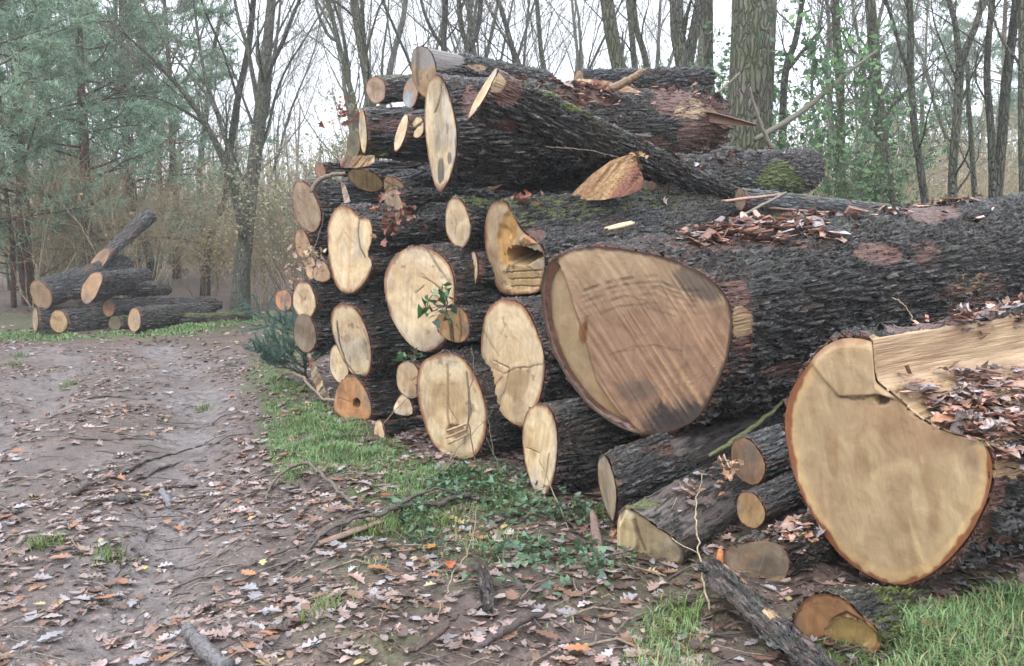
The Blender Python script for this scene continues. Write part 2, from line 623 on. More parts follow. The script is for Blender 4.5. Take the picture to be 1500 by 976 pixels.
def rotmats(rz, tilt, tdir):
    n = len(rz)
    c, s = np.cos(rz), np.sin(rz)
    Z = np.zeros((n, 3, 3))
    Z[:, 0, 0], Z[:, 0, 1], Z[:, 1, 0], Z[:, 1, 1], Z[:, 2, 2] = c, -s, s, c, 1
    ax = np.stack([np.cos(tdir), np.sin(tdir), tdir * 0], 1)
    c, s = np.cos(tilt), np.sin(tilt)
    x, y, z = ax.T
    T = np.zeros((n, 3, 3))
    C = 1 - c
    T[:, 0, 0] = c + x * x * C
    T[:, 0, 1] = x * y * C
    T[:, 0, 2] = y * s
    T[:, 1, 0] = x * y * C
    T[:, 1, 1] = c + y * y * C
    T[:, 1, 2] = -x * s
    T[:, 2, 0] = -y * s
    T[:, 2, 1] = x * s
    T[:, 2, 2] = c
    return T @ Z


def scatter(g, tpl, P, size, col, rng=RNG, tilt=.35, curl=.5, rz=None, fold=.0, normal=None):
    V, F = tpl
    n = len(P)
    P = np.asarray(P, float)
    size = np.broadcast_to(size, (n,))
    k = np.broadcast_to(rng.normal(0, curl, (n, 1)), (n, len(V)))
    k2 = rng.normal(0, curl, (n, 1))
    T = np.repeat(V[None], n, 0).copy()
    T[:, :, 2] = k * T[:, :, 0] ** 2 + np.abs(k2) * T[:, :, 1] ** 2 * 3 + fold * np.abs(T[:, :, 1]) + .25 * k * T[:, :, 0] * T[:, :, 1] * 3
    T *= size[:, None, None]
    rz = rng.random(n) * 2 * math.pi if rz is None else rz
    Rm = rotmats(rz, np.abs(rng.normal(0, tilt, n)), rng.random(n) * 2 * math.pi)
    if normal is not None:
        N = np.asarray(normal, float)
        t = np.arccos(np.clip(N[:, 2], -1, 1))
        d = np.arctan2(N[:, 0], -N[:, 1])
        Rm = rotmats(rz * 0, t, d + 0) @ Rm
    T = np.einsum('nij,nvj->nvi', Rm, T) + P[:, None]
    FF = (F[None] + (np.arange(n) * len(V))[:, None, None]).reshape(-1, F.shape[1])
    col = np.asarray(col, float)
    if col.ndim == 1:
        col = np.tile(col, (n, 1))
    g.add(T.reshape(-1, 3), FF, np.repeat(col, len(V), 0))


PAL = np.array([(.27, .185, .155), (.235, .175, .155), (.31, .235, .205), (.18, .105, .07), (.13, .07, .045), (.26, .12, .06), (.22, .20, .20), (.28, .265, .275), (.085, .055, .044), (.065, .044, .036), (.30, .23, .10), (.18, .135, .12), (.34, .29, .275)])
PAL = PAL * [1.08, 1.05, 1.06]
PALW = np.array([12, 12, 9, 9, 9, 5, 7, 5, 9, 9, 2.2, 10, 4.])
PALW = PALW / PALW.sum()


def pal(n, rng=RNG, w=PALW):
    return PAL[rng.choice(len(PAL), n, p=w)] * (.8 + .4 * rng.random((n, 1)))


def ground_points(n, rng, x0, x1, y0, y1, bias=1.0):
    y = y0 + (y1 - y0) * rng.random(n) ** bias
    x = x0 + (x1 - x0) * rng.random(n)
    x = x * (0.35 + y / y1) if False else x
    return x, y


def build_litter():
    rng = np.random.default_rng(3)
    g = Geo()
    # near field: follow the view fan widened, so side views are covered too
    def pts(n, y0, y1, half):
        y = y0 + (y1 - y0) * rng.random(n)
        x = (rng.random(n) * 2 - 1) * (half + .75 * y)
        b = bank(x, y)
        e = x - np.interp(y, BY, BX)
        dens = .55 + .75 * vnoise(np.stack([x * 1.5, y * 1.5, x * 0], 1), 41) + .45 * vnoise(np.stack([x * 5, y * 5, x * 0], 1), 42) + .22 * b * (y < 7) + .35 * np.exp(-((e - .15) / .5) ** 2) - .38 * np.exp(-((e + .62) / .3) ** 2)
        k = rng.random(n) < dens
        x, y = x[k], y[k]
        return np.stack([x, y, hgt(x, y) + .012], 1)
    P = pts(8000, 2.2, 6.0, .8)
    scatter(g, OAK, P, .04 + .065 * rng.random(len(P)) ** 1.4, pal(len(P), rng), rng, .16, .38)
    P = pts(6500, 2.2, 6.0, .8)
    scatter(g, OVAL, P, .015 + .05 * rng.random(len(P)) ** 1.5, pal(len(P), rng), rng, .2, .4)
    P = pts(8500, 6.0, 10.5, .8)
    scatter(g, OAK2, P, .04 + .06 * rng.random(len(P)), pal(len(P), rng), rng, .18, .4)
    P = pts(9000, 10.5, 19, 1)
    scatter(g, OVAL, P, .05 + .06 * rng.random(len(P)), pal(len(P), rng), rng, .2, .4)
    o = g.obj('leaf_litter', MAT['leaf'])
    kind(o, 'stuff')
    tag(o, 'fallen brown and grey oak leaves scattered over the muddy ground', 'leaf litter')
    # crumbs of bark, wood and mud
    g = Geo()
    n = 42000
    y = 2.2 + 9 * rng.random(n) ** 1.5
    x = (rng.random(n) * 2 - 1) * (.8 + .75 * y)
    k = rng.random(n) < .55 + .6 * vnoise(np.stack([x * 1.1, y * 1.1, x * 0], 1), 44)
    x, y = x[k], y[k]
    n = len(x)
    tp = np.array([[-.5, -.5, 0], [.5, -.35, 0], [.42, .5, 0], [-.45, .4, 0], [-.3, -.3, .35], [.3, -.2, .4], [.25, .3, .3], [-.3, .2, .38]])
    fq = np.array([[4, 5, 6, 7], [0, 1, 5, 4], [1, 2, 6, 5], [2, 3, 7, 6], [3, 0, 4, 7]])
    tp = tp * [1, .42, .5]
    c = np.array([(.045, .030, .024), (.085, .055, .042), (.15, .10, .075), (.24, .17, .13), (.06, .05, .048)])[rng.integers(0, 5, n)]
    scatter(g, (tp, fq), np.stack([x, y, hgt(x, y)], 1), .012 + .045 * rng.random(n) ** 3 + .006, c, rng, .3, 0)
    o = g.obj('woodland_debris', MAT['chip'], smooth=False)
    kind(o, 'stuff')
    tag(o, 'crumbs of bark, twig and soil strewn over the mud', 'debris')
    # fine twigs on the track
    g = Geo()
    n = 2600
    y = 2.3 + 10 * rng.random(n) ** 1.4
    x = (rng.random(n) * 2 - 1) * (.6 + .7 * y)
    a = rng.random(n) * math.pi
    a = np.where(rng.random(n) < .6, rng.normal(0.1, .35, n), a)
    L = .05 + .28 * rng.random(n) ** 2
    dx, dy = np.cos(a) * L, np.sin(a) * L
    z = lambda xx, yy: hgt(xx, yy) + .012
    mx, my = x + dx * .5 - dy * .1, y + dy * .5 + dx * .1
    p0, p1, p2 = np.stack([x, y, z(x, y)], 1), np.stack([mx, my, z(mx, my) + .01], 1), np.stack([x + dx, y + dy, z(x + dx, y + dy)], 1)
    r = .0018 + .0045 * rng.random(n) ** 2
    cc = np.array([(.06, .045, .038), (.10, .08, .065), (.2, .15, .11)])[rng.integers(0, 3, n)]
    prisms(g, p0, p1, r, r, 4, np.repeat(cc, 8, 0))
    prisms(g, p1, p2, r, r * .6, 4, np.repeat(cc, 8, 0))
    o = g.obj('twig_litter', MAT['stick'])
    kind(o, 'stuff')
    tag(o, 'thin dark broken twigs strewn over the muddy track', 'twigs')


build_litter()


# ------------------------------------------------------------------ grass and ivy
def blades(g, P, h, w, col, rng, lean=.5):
    n = len(P)
    a = rng.random(n) * 2 * math.pi
    d = np.stack([np.cos(a), np.sin(a), a * 0], 1)
    s = np.stack([-np.sin(a), np.cos(a), a * 0], 1)
    k = np.abs(rng.normal(lean, .3, n))[:, None]
    h = np.broadcast_to(h, (n,))[:, None]
    w = np.broadcast_to(w, (n,))[:, None]
    up = np.array([[0, 0, 1.]])
    m1 = P + up * h * .55 + d * h * k * .30
    m2 = P + up * h * (.92 - .28 * k) + d * h * k * .95
    V = np.stack([P - s * w, P + s * w, m1 + s * w * .75, m1 - s * w * .75, m2], 1)
    b = (np.arange(n) * 5)[:, None]
    off = g.n
    g.add(V.reshape(-1, 3), b + np.array([[0, 1, 2, 3]]), np.repeat(col, 5, 0))
    g.f[3].append(b + np.array([[3, 2, 4]]) + off)


def build_grass():
    rng = np.random.default_rng(5)
    def patch(poly, n, h, w, thr, label, dry=.12, name='grass', hi=(.23, .36, .145), lo=(.065, .135, .050)):
        g = Geo()
        P = sample_poly(poly, n, rng)
        nn = fbm(np.concatenate([P * 3.2, P[:, :1] * 0], 1), 31, 3)
        # ragged edge of the patch
        c = poly.mean(0)
        edge = in_poly(c + (P - c) * 1.18, poly)
        dd = np.sqrt(np.min([(np.clip(((P - a) @ (b - a)) / ((b - a) @ (b - a)), 0, 1)[:, None] * (b - a) + a - P) ** 2 @ [1, 1] for a, b in zip(poly, np.roll(poly, -1, 0))], axis=0))
        sz = np.sqrt(np.ptp(poly[:, 0]) * np.ptp(poly[:, 1]))
        ed = sstep(0, .16 * sz, dd)
        k = (nn + rng.normal(0, .16, len(P)) + .55 * ed - .42) > thr
        hmul = (.45 + .55 * ed)[k]
        P, nn = P[k], nn[k]
        t = rng.random((len(P), 1))
        col = np.array([hi]) * t + np.array([lo]) * (1 - t)
        dr = rng.random(len(P)) < dry
        col[dr] = np.array([(.30, .26, .12)]) * (.7 + .5 * rng.random((dr.sum(), 1)))
        hh = h * hmul * (.35 + .8 * rng.random(len(P))) * (.8 + .7 * np.clip(nn, -.5, .6))
        blades(g, np.stack([P[:, 0], P[:, 1], hgt(P[:, 0], P[:, 1]) - .004], 1), hh, w * (.6 + .8 * rng.random(len(P))), col, rng, .75)
        o = g.obj(name, MAT['grass'])
        kind(o, 'stuff')
        tag(o, label, 'grass')
    patch(W_GRASS_A, 34000, .115, .0026, -.5, 'short green grass along the foot of the big pile beside the track')
    patch(W_GRASS_B, 7500, .115, .0024, -.27, 'long green grass under the giant notched log', .22)
    patch(W_GRASS_C, 9000, .13, .008, -.35, 'bright green verge of grass below the far pile of logs', .08)
    patch(W_GRASS_D, 1300, .07, .0022, .05, 'tufts of pale grass beside the torn slab of bark', .3)
    patch(W_GRASS_E, 2600, .10, .0022, .05, 'sparse dry yellow green grass around the crossing branches', .4)
    patch(W_GRASS_G, 11000, .085, .0024, .16, 'loose sparse grass straggling over the bank in front of the sawn ends', .4)
    patch(W_GRASS_F, 3000, .10, .005, -.1, 'patch of green grass at the shaded back corner of the big pile')
    # a few clumps over the mud bank
    g = Geo()
    P = []
    for px, py in [(475, 900), (540, 780), (1005, 905), (965, 935), (730, 660), (100, 565), (30, 522), (445, 625), (60, 800), (160, 820), (640, 770), (870, 760), (300, 600), (20, 535)]:
        c = ground(px, py)
        k = 90
        q = c[:2] + rng.normal(0, .055, (k, 2))
        P.append(q)
    P = np.concatenate(P)
    col = np.array([(.10, .16, .035)]) * (.6 + .8 * rng.random((len(P), 1)))
    blades(g, np.stack([P[:, 0], P[:, 1], hgt(P[:, 0], P[:, 1])], 1), .03 + .07 * rng.random(len(P)), .0028, col, rng, .9)
    o = g.obj('grass_tufts', MAT['grass'])
    kind(o, 'stuff')
    tag(o, 'small isolated tufts of grass growing out of the bare mud', 'grass')
    # ivy
    g = Geo()
    P = sample_poly(W_IVY, 4200, rng)
    nn = fbm(np.concatenate([P * 3.6, P[:, :1] * 0], 1), 61, 3)
    P = P[nn + rng.normal(0, .30, len(P)) > .22]
    n = len(P)
    col = np.array([(.045, .085, .040)]) * (.5 + 1.4 * rng.random((n, 1))) + np.array([(.0, .012, .012)]) * rng.random((n, 1))
    scatter(g, IVYL, np.stack([P[:, 0], P[:, 1], hgt(P[:, 0], P[:, 1]) + .01 + .07 * rng.random(n)], 1), .018 + .032 * rng.random(n), col, rng, .6, .3)
    st = P[rng.choice(n, 120)]
    a = rng.random(120) * 6.3
    e = st + np.stack([np.cos(a), np.sin(a)], 1) * (.1 + .2 * rng.random((120, 1)))
    z = lambda q: np.stack([q[:, 0], q[:, 1], hgt(q[:, 0], q[:, 1]) + .03], 1)
    prisms(g, z(st), z(e), np.full(120, .002), np.full(120, .0015), 3, (.08, .06, .04))
    o = g.obj('ground_ivy', MAT['ivy'])
    kind(o, 'stuff')
    tag(o, 'dark green ivy creeping over the bank below the sawn logs', 'ivy')


build_grass()
# ------------------------------------------------------------------ logs
DEF_AX = unit((.83, .555, .06))
TAN = (.57, .455, .295)
TAN2 = (.55, .41, .23)
BROWN = (.36, .23, .125)
ORNG = (.44, .215, .085)
GREY = (.36, .28, .20)
DULL = (.30, .225, .15)
LOGS = {}


def ell(cx, cy, rx, ry, tilt=0, n=40, rough=.035, seed=0):
    t = np.arange(n) / n * 2 * math.pi
    k = 1 + rough * (np.sin(2 * t + seed * 1.7) + .7 * np.sin(3 * t + seed * 2.9) + .5 * np.sin(5 * t + seed * 4.1))
    x, y = rx * np.cos(t) * k, ry * np.sin(t) * k
    a = math.radians(tilt)
    return np.stack([cx + x * math.cos(a) - y * math.sin(a), cy + x * math.sin(a) + y * math.cos(a)], 1)


def resample(poly, N, sm=1):
    P = np.asarray(poly, float)
    for _ in range(sm):      # corner cutting
        Q = np.roll(P, -1, 0)
        P = np.stack([.75 * P + .25 * Q, .25 * P + .75 * Q], 1).reshape(-1, 2)
    Q = np.concatenate([P, P[:1]])
    s = np.concatenate([[0], np.cumsum(np.linalg.norm(np.diff(Q, axis=0), axis=1))])
    u = np.arange(N) / N * s[-1]
    return np.stack([np.interp(u, s, Q[:, 0]), np.interp(u, s, Q[:, 1])], 1)


def seg_dist(U, V, pts):
    d = np.full(U.shape, 1e9)
    for (x0, y0), (x1, y1) in zip(pts[:-1], pts[1:]):
        L2 = (x1 - x0) ** 2 + (y1 - y0) ** 2 + 1e-9
        t = np.clip(((U - x0) * (x1 - x0) + (V - y0) * (y1 - y0)) / L2, 0, 1)
        d = np.minimum(d, np.hypot(U - x0 - t * (x1 - x0), V - y0 - t * (y1 - y0)))
    return d


def lerp3(a, b, t):
    return np.asarray(a) * (1 - t[:, None]) + np.asarray(b) * t[:, None]


def face_colors(base, r, ang, yz, seed, U, V, streak=(0.15, 1), rim=ORNG, rimw=.93, cracks=3, facefn=None, ringamt=.03):
    R = np.abs(yz).max()
    rg = np.random.default_rng(seed)
    p3 = np.concatenate([yz, yz[:, :1] * 0 + seed * 3.7], 1)
    n = fbm(p3 * 3.5 / max(R, .1) * .5, seed, 4)
    sx = np.array([streak[1], -streak[0]]) / np.hypot(*streak)
    sy = np.array([streak[0], streak[1]]) / np.hypot(*streak)
    st = fbm(np.stack([yz @ sx * 55, yz @ sy * 3.5, n * 0 + seed], 1), seed + 5, 3)
    pith = rg.normal(0, .10, 2) * R
    rp = np.hypot(*(yz - pith).T) / R
    c = np.tile(np.asarray(base, float), (len(r), 1))
    c *= (1 + .20 * n + .13 * st)[:, None]
    hw = .52 + .12 * rg.random()
    heart = sstep(hw + .12, hw - .12, rp + .12 * n)
    c = lerp3(c, c * [.90, .82, .72], heart * (.35 + .5 * rg.random()))
    c *= (1 + ringamt * np.sin(rp * R * 170 + 5 * n))[:, None]
    # weather stains
    sn = fbm(p3 * 2.2 / max(R, .1) * .5 + 9, seed + 9, 4)
    c = lerp3(c, c * [.62, .55, .48], sstep(.12, .42, sn) * .7)
    dx = .004 * st + .004 * n
    # radial drying cracks
    for k in range(cracks):
        a0 = rg.random() * 6.283
        L = .35 + .5 * rg.random()
        da = np.abs((np.arctan2(*(yz - pith).T[::-1]) - a0 + .25 * n + math.pi) % (2 * math.pi) - math.pi)
        w = da * rp
        m = sstep(.016, .006, w) * sstep(L, L - .15, rp)
        c = lerp3(c, (.10, .06, .035), m * .8)
        dx = dx - .008 * m
    rho = np.hypot(*yz.T) + 1e-6
    rn = fbm(np.stack([yz[:, 0] / rho * 3.1, yz[:, 1] / rho * 3.1, n * 0 + seed], 1), seed + 50, 4)
    e = sstep(rimw - .035, rimw + .03, r + .035 * st + .015 * n + .07 * rn)
    c = lerp3(c, np.asarray(rim), e * .9)
    c = lerp3(c, (.13, .065, .04), sstep(.965, .995, r + .02 * st + .05 * rn))
    # splashes of mud and grey weathering
    wn = fbm(p3 * 1.1 / max(R, .1) + 31, seed + 60, 4)
    c = lerp3(c, np.stack([c.mean(1) * .80, c.mean(1) * .76, c.mean(1) * .70], 1), sstep(.05, .4, wn) * .55)
    c = lerp3(c, (.13, .095, .07), sstep(.40, .55, fbm(p3 * 5 / max(R, .1) + 3, seed + 61, 3)) * .6)
    if facefn:
        c, dx = facefn(U, V, c, dx, yz, n, st, r)
    return np.clip(c, .005, .9), dx


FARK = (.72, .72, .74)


def make_log(label, out, Y, end=None, axis=None, L=4.0, taper=.9, q=None, res='m', base=TAN, seed=1, name='oak_log', paint=(), facefn=None,
             rim=(.30, .14, .06), rimw=.93, cracks=3, group='sawn oak logs of the big pile', sm=1, bend=(0, 0), far='bark', amp=1.0, rough=.05,
             wood_idx=None, streak=(.15, 1), gfun=None, moss=.0, round_=.8, rag=0.0, facescale=.985, ringamt=.03, nrm=None, farcol=None):
    N, K, MM = {'h': (240, 90, 420), 'm': (120, 40, 150), 's': (64, 20, 50), 'x': (44, 12, 36), 'w': (180, 60, 300)}[res]
    poly = resample(out, N, sm)
    c2 = np.array([(poly[:, 0].min() + poly[:, 0].max()) / 2, (poly[:, 1].min() + poly[:, 1].max()) / 2]) * .5 + poly.mean(0) * .5
    P = at(c2[0], c2[1], Y)
    if end is not None:
        E = at(*end)
        L = np.linalg.norm(E - P)
        ax = unit(E - P)
    else:
        ax = unit(axis) if axis is not None else DEF_AX
    # cut plane: as far round as the outline in the picture is squashed
    X = poly - c2
    w, vec = np.linalg.eigh(X.T @ X)
    qq = q if q is not None else float(np.clip(math.sqrt(w[0] / w[1]), .10, 1))
    v = unit(P - CAM)
    mj = vec[:, 1]
    major = mj[0] * np.array([1., 0, 0]) - mj[1] * UPV
    side = np.cross(v, unit(major))
    side = unit(side)
    if side @ ax > 0:
        side = -side
    nr = unit(-v * qq + side * math.sqrt(max(0, 1 - qq * qq))) if nrm is None else unit(nrm)

    def proj(pp):
        D = np.stack([(pp[:, 0] - CX) / F_PX, pp[:, 0] * 0, pp[:, 0] * 0], 1) + FWD - UPV * ((pp[:, 1] - CY) / F_PX)[:, None]
        t = ((P - CAM) @ nr) / (D @ nr)
        return CAM + D * t[:, None]
    ring = proj(poly) - P
    ez = unit(np.array([0, 0, 1.]) - ax * ax[2])
    ey = np.cross(ez, ax)
    B = np.stack([ax, ey, ez])          # world -> local
    rl = ring @ B.T
    yz = rl[:, 1:]
    rm = np.hypot(*yz.T).mean()
    rg = np.random.default_rng(seed)
    # ---- bark
    ang = np.arctan2(yz[:, 1], yz[:, 0])
    circ = np.stack([np.cos(ang), np.sin(ang)], 1) * rm
    jit = fbm(np.stack([np.cos(ang) * 9, np.sin(ang) * 9, ang * 0 + seed], 1), seed + 40, 3) * min(1, .012 / max(rm, .01) + .025) * 1.6
    rows, amps = [], []
    nl = B @ nr
    inner = rl * .9 - nl * .012
    rows += [inner, rl * .985 - nl * .004, rl * (1 + jit)[:, None]]
    amps += [np.zeros(N), np.full(N, .1), np.full(N, .7)]
    T = np.linspace(0, 1, MM)[1:]
    for t in T:
        s = t * L
        k = sstep(0, 1, t)
        x = rl[:, 0] * (1 - sstep(0, .5, t)) + s
        off = yz * (1 - round_ * k) + circ * (round_ * k)
        off = off * (1 + (taper - 1) * t)
        lump = rough * fbm(np.stack([np.full(N, s * 1.3 + seed), np.cos(ang) * 1.1, np.sin(ang) * 1.1], 1), seed, 3)
        kk = min(1, s / .25)
        off = off * (1 + lump * kk)[:, None]
        off = off + np.array(bend) * (t ** 2) * rm
        row = np.concatenate([x[:, None], off], 1)
        rows.append(row)
        amps.append(np.ones(N))
    last = rows[-1]
    if far == 'broken':
        for kx, sc in ((.05, .93), (.10, .75), (.11, .5), (.10, .25)):
            j = fbm(np.stack([np.cos(ang) * 3 * sc, np.sin(ang) * 3 * sc, ang * 0 + seed], 1), seed + 3, 3)
            cen = last.mean(0)
            rr = (last - cen) * sc + cen
            rr[:, 0] += kx * rm * 3 + rm * .8 * j
            rows.append(rr)
            amps.append(np.full(N, 1.0))
    V = np.stack(rows).reshape(-1, 3)
    A = np.concatenate(amps)
    nrw = len(rows)
    i0 = np.arange(N)
    i1 = (i0 + 1) % N
    F = np.concatenate([np.stack([j * N + i0, j * N + i1, (j + 1) * N + i1, (j + 1) * N + i0], 1) for j in range(nrw - 1)])
    # orientation: outward
    area = np.sum(yz[:, 0] * np.roll(yz[:, 1], -1) - yz[:, 1] * np.roll(yz[:, 0], -1))
    flip = area < 0
    W = V @ B + P
    # marks on the bark: bare wood r, moss g, red inner bark b, grey wood a
    mk = np.zeros((len(V), 4))
    U_, V_ = to_px(W)
    p3 = V * [2.2, 5, 5] + seed * 5.1
    nz = fbm(p3, seed + 20, 4)
    for (cx, cy, rx, ry, ch, stg) in paint:
        d = np.hypot((U_ - cx) / rx, (V_ - cy) / ry) + .95 * nz
        mk[:, ch] = np.maximum(mk[:, ch], stg * sstep(1.05, .75, d))
    # up-facing moss and scuffs
    cen = np.stack(rows).mean(1)
    nrml = V.reshape(nrw, N, 3) - cen[:, None]
    nrml = nrml / (np.linalg.norm(nrml, axis=2, keepdims=True) + 1e-9)
    upz = (nrml.reshape(-1, 3) @ B)[:, 2]
    if moss:
        mk[:, 1] = np.maximum(mk[:, 1], moss * sstep(.3, .8, upz + .5 * nz))
    sc = fbm(V * [1.1, 3.0, 3.0] + seed * 9.3, seed + 30, 4)
    mk[:, 2] = np.maximum(mk[:, 2], .7 * sstep(.40, .55, sc))
    mk[:3 * N, 2] = np.maximum(mk[:3 * N, 2], 1.5)          # the ring of inner bark at the cut
    for j in range(3, min(nrw, 3 + MM // 40)):
        mk[j * N:(j + 1) * N, 2] = np.maximum(mk[j * N:(j + 1) * N, 2], .35)
    if far == 'broken':
        mk[-4 * N:, 2] = .75
        mk[-4 * N:, 0] = .6 * sstep(.05, .35, nz[-4 * N:])
        A[-4 * N:] = 1.3
    if far == 'broken':
        xx = V[:, 0] / L
        A = A * (1 + 1.6 * sstep(.84, .97, xx))
    if wood_idx is not None:
        wi = np.tile(wood_idx(poly), nrw)
        mk[:, 0] = np.maximum(mk[:, 0], wi * 1.7)
        mk[:, 2] *= 1 - np.clip(wi, 0, 1)
        A = A * (1 - .6 * np.clip(wi, 0, 1))
    g = Geo()
    g.add(W, F[:, ::-1] if flip else F, mk)
    off = g.n
    g.add([last.mean(0) @ B + P if far != 'broken' else rows[-1].mean(0) @ B + P], np.zeros((0, 3), np.int64), (0, 0, 1 if far == 'broken' else .2, 0))
    tb = (nrw - 1) * N
    tri = np.stack([tb + i0, tb + i1, i0 * 0 + off], 1)
    g.f[3].append(tri[:, ::-1] if flip else tri)
    A = np.append(A * amp, 0)
    root = empty(name, P)
    tag(root, label, 'log', group)
    # object axes follow the log so the bark runs along it
    Rm = np.eye(4)
    Rm[:3, :3] = B.T
    from mathutils import Matrix
    ob = g.obj('bark', MAT['bark'], extra={'amp': A})
    loc_v = (W - P) @ B.T
    allv = np.concatenate([loc_v, ((np.concatenate(g.v)[-1:] - P) @ B.T)])
    ob.data.vertices.foreach_set('co', allv.astype(np.float32).ravel())
    ob.data.update()
    ob.parent = root
    ob.matrix_local = Matrix(Rm.tolist())
    # ---- sawn face
    rr = np.linspace(0, 1, K + 1)[1:] ** .8
    fp = np.concatenate([c2[None]] + [c2 + (poly - c2) * r_ * facescale for r_ in rr])
    r = np.concatenate([[0]] + [np.full(N, r_) for r_ in rr])
    fl = (proj(fp) - P)
    f2 = fl @ np.stack([unit(np.cross([0, 0, 1.], nr)), np.cross(nr, unit(np.cross([0, 0, 1.], nr)))]).T
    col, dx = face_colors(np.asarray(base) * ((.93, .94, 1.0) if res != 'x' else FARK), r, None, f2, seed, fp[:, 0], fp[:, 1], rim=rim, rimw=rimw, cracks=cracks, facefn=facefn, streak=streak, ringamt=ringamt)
    W2 = P + fl + nr * (.004 + dx * sstep(1.0, .93, r))[:, None]
    F2 = np.concatenate([np.stack([1 + j * N + i0, 1 + (j + 1) * N + i0, 1 + (j + 1) * N + i1, 1 + j * N + i1], 1) for j in range(K - 1)])
    T2 = np.stack([i0 * 0, 1 + i0, 1 + i1], 1)
    # facing: make normals look along nr
    e1, e2 = W2[T2[0, 1]] - W2[0], W2[T2[0, 2]] - W2[0]
    if np.cross(e1, e2) @ nr < 0:
        F2, T2 = F2[:, ::-1], T2[:, ::-1]
    g2 = Geo()
    g2.add(W2, F2, col)
    g2.f[3].append(T2)
    fo = g2.obj('cut_face', MAT['wood'], loc=P)
    fo.parent = root
    fo.location = (0, 0, 0)
    if far == 'cut':
        g3 = Geo()
        lw = last @ B + P + ax * .004
        cen_ = lw.mean(0)
        rows3 = np.concatenate([cen_[None]] + [cen_ + (lw - cen_) * s_ for s_ in (.25, .5, .75, .99)])
        F3 = np.concatenate([np.stack([1 + j * N + i0, 1 + (j + 1) * N + i0, 1 + (j + 1) * N + i1, 1 + j * N + i1], 1) for j in range(3)])
        T3 = np.stack([i0 * 0, 1 + i0, 1 + i1], 1)
        cc = np.tile(np.asarray(farcol or base), (len(rows3), 1))
        g3.add(rows3, F3, cc)
        g3.f[3].append(T3)
        f3 = g3.obj('cut_face', MAT['wood'], loc=P)
        f3.parent = root
        f3.location = (0, 0, 0)
    rec = dict(root=root, W=W, up=upz, P=P, ax=ax, B=B, rm=rm, L=L, nr=nr, seed=seed, N=N)
    LOGS[label] = rec
    return rec


def on_log(rec, n, box, rng, upmin=.55):
    """points lying on the upper side of a log, within a stretch of it given in photo pixels"""
    U, V = to_px(rec['W'])
    k = np.where((rec['up'] > upmin) & (U > box[0]) & (U < box[2]) & (V > box[1]) & (V < box[3]))[0]
    k = k[k > rec['N'] * 4]
    if len(k) == 0:
        return np.zeros((0, 3))
    cx, cy, sx, sy = (box[0] + box[2]) / 2, (box[1] + box[3]) / 2, (box[2] - box[0]) / 3.2, (box[3] - box[1]) / 2.6
    wgt = np.exp(-((U[k] - cx) / sx) ** 2 - ((V[k] - cy) / sy) ** 2) * np.clip(.5 + 1.2 * vnoise(rec['W'][k] * 6, 9), .02, 2)
    return rec['W'][rng.choice(k, n, p=wgt / wgt.sum())]


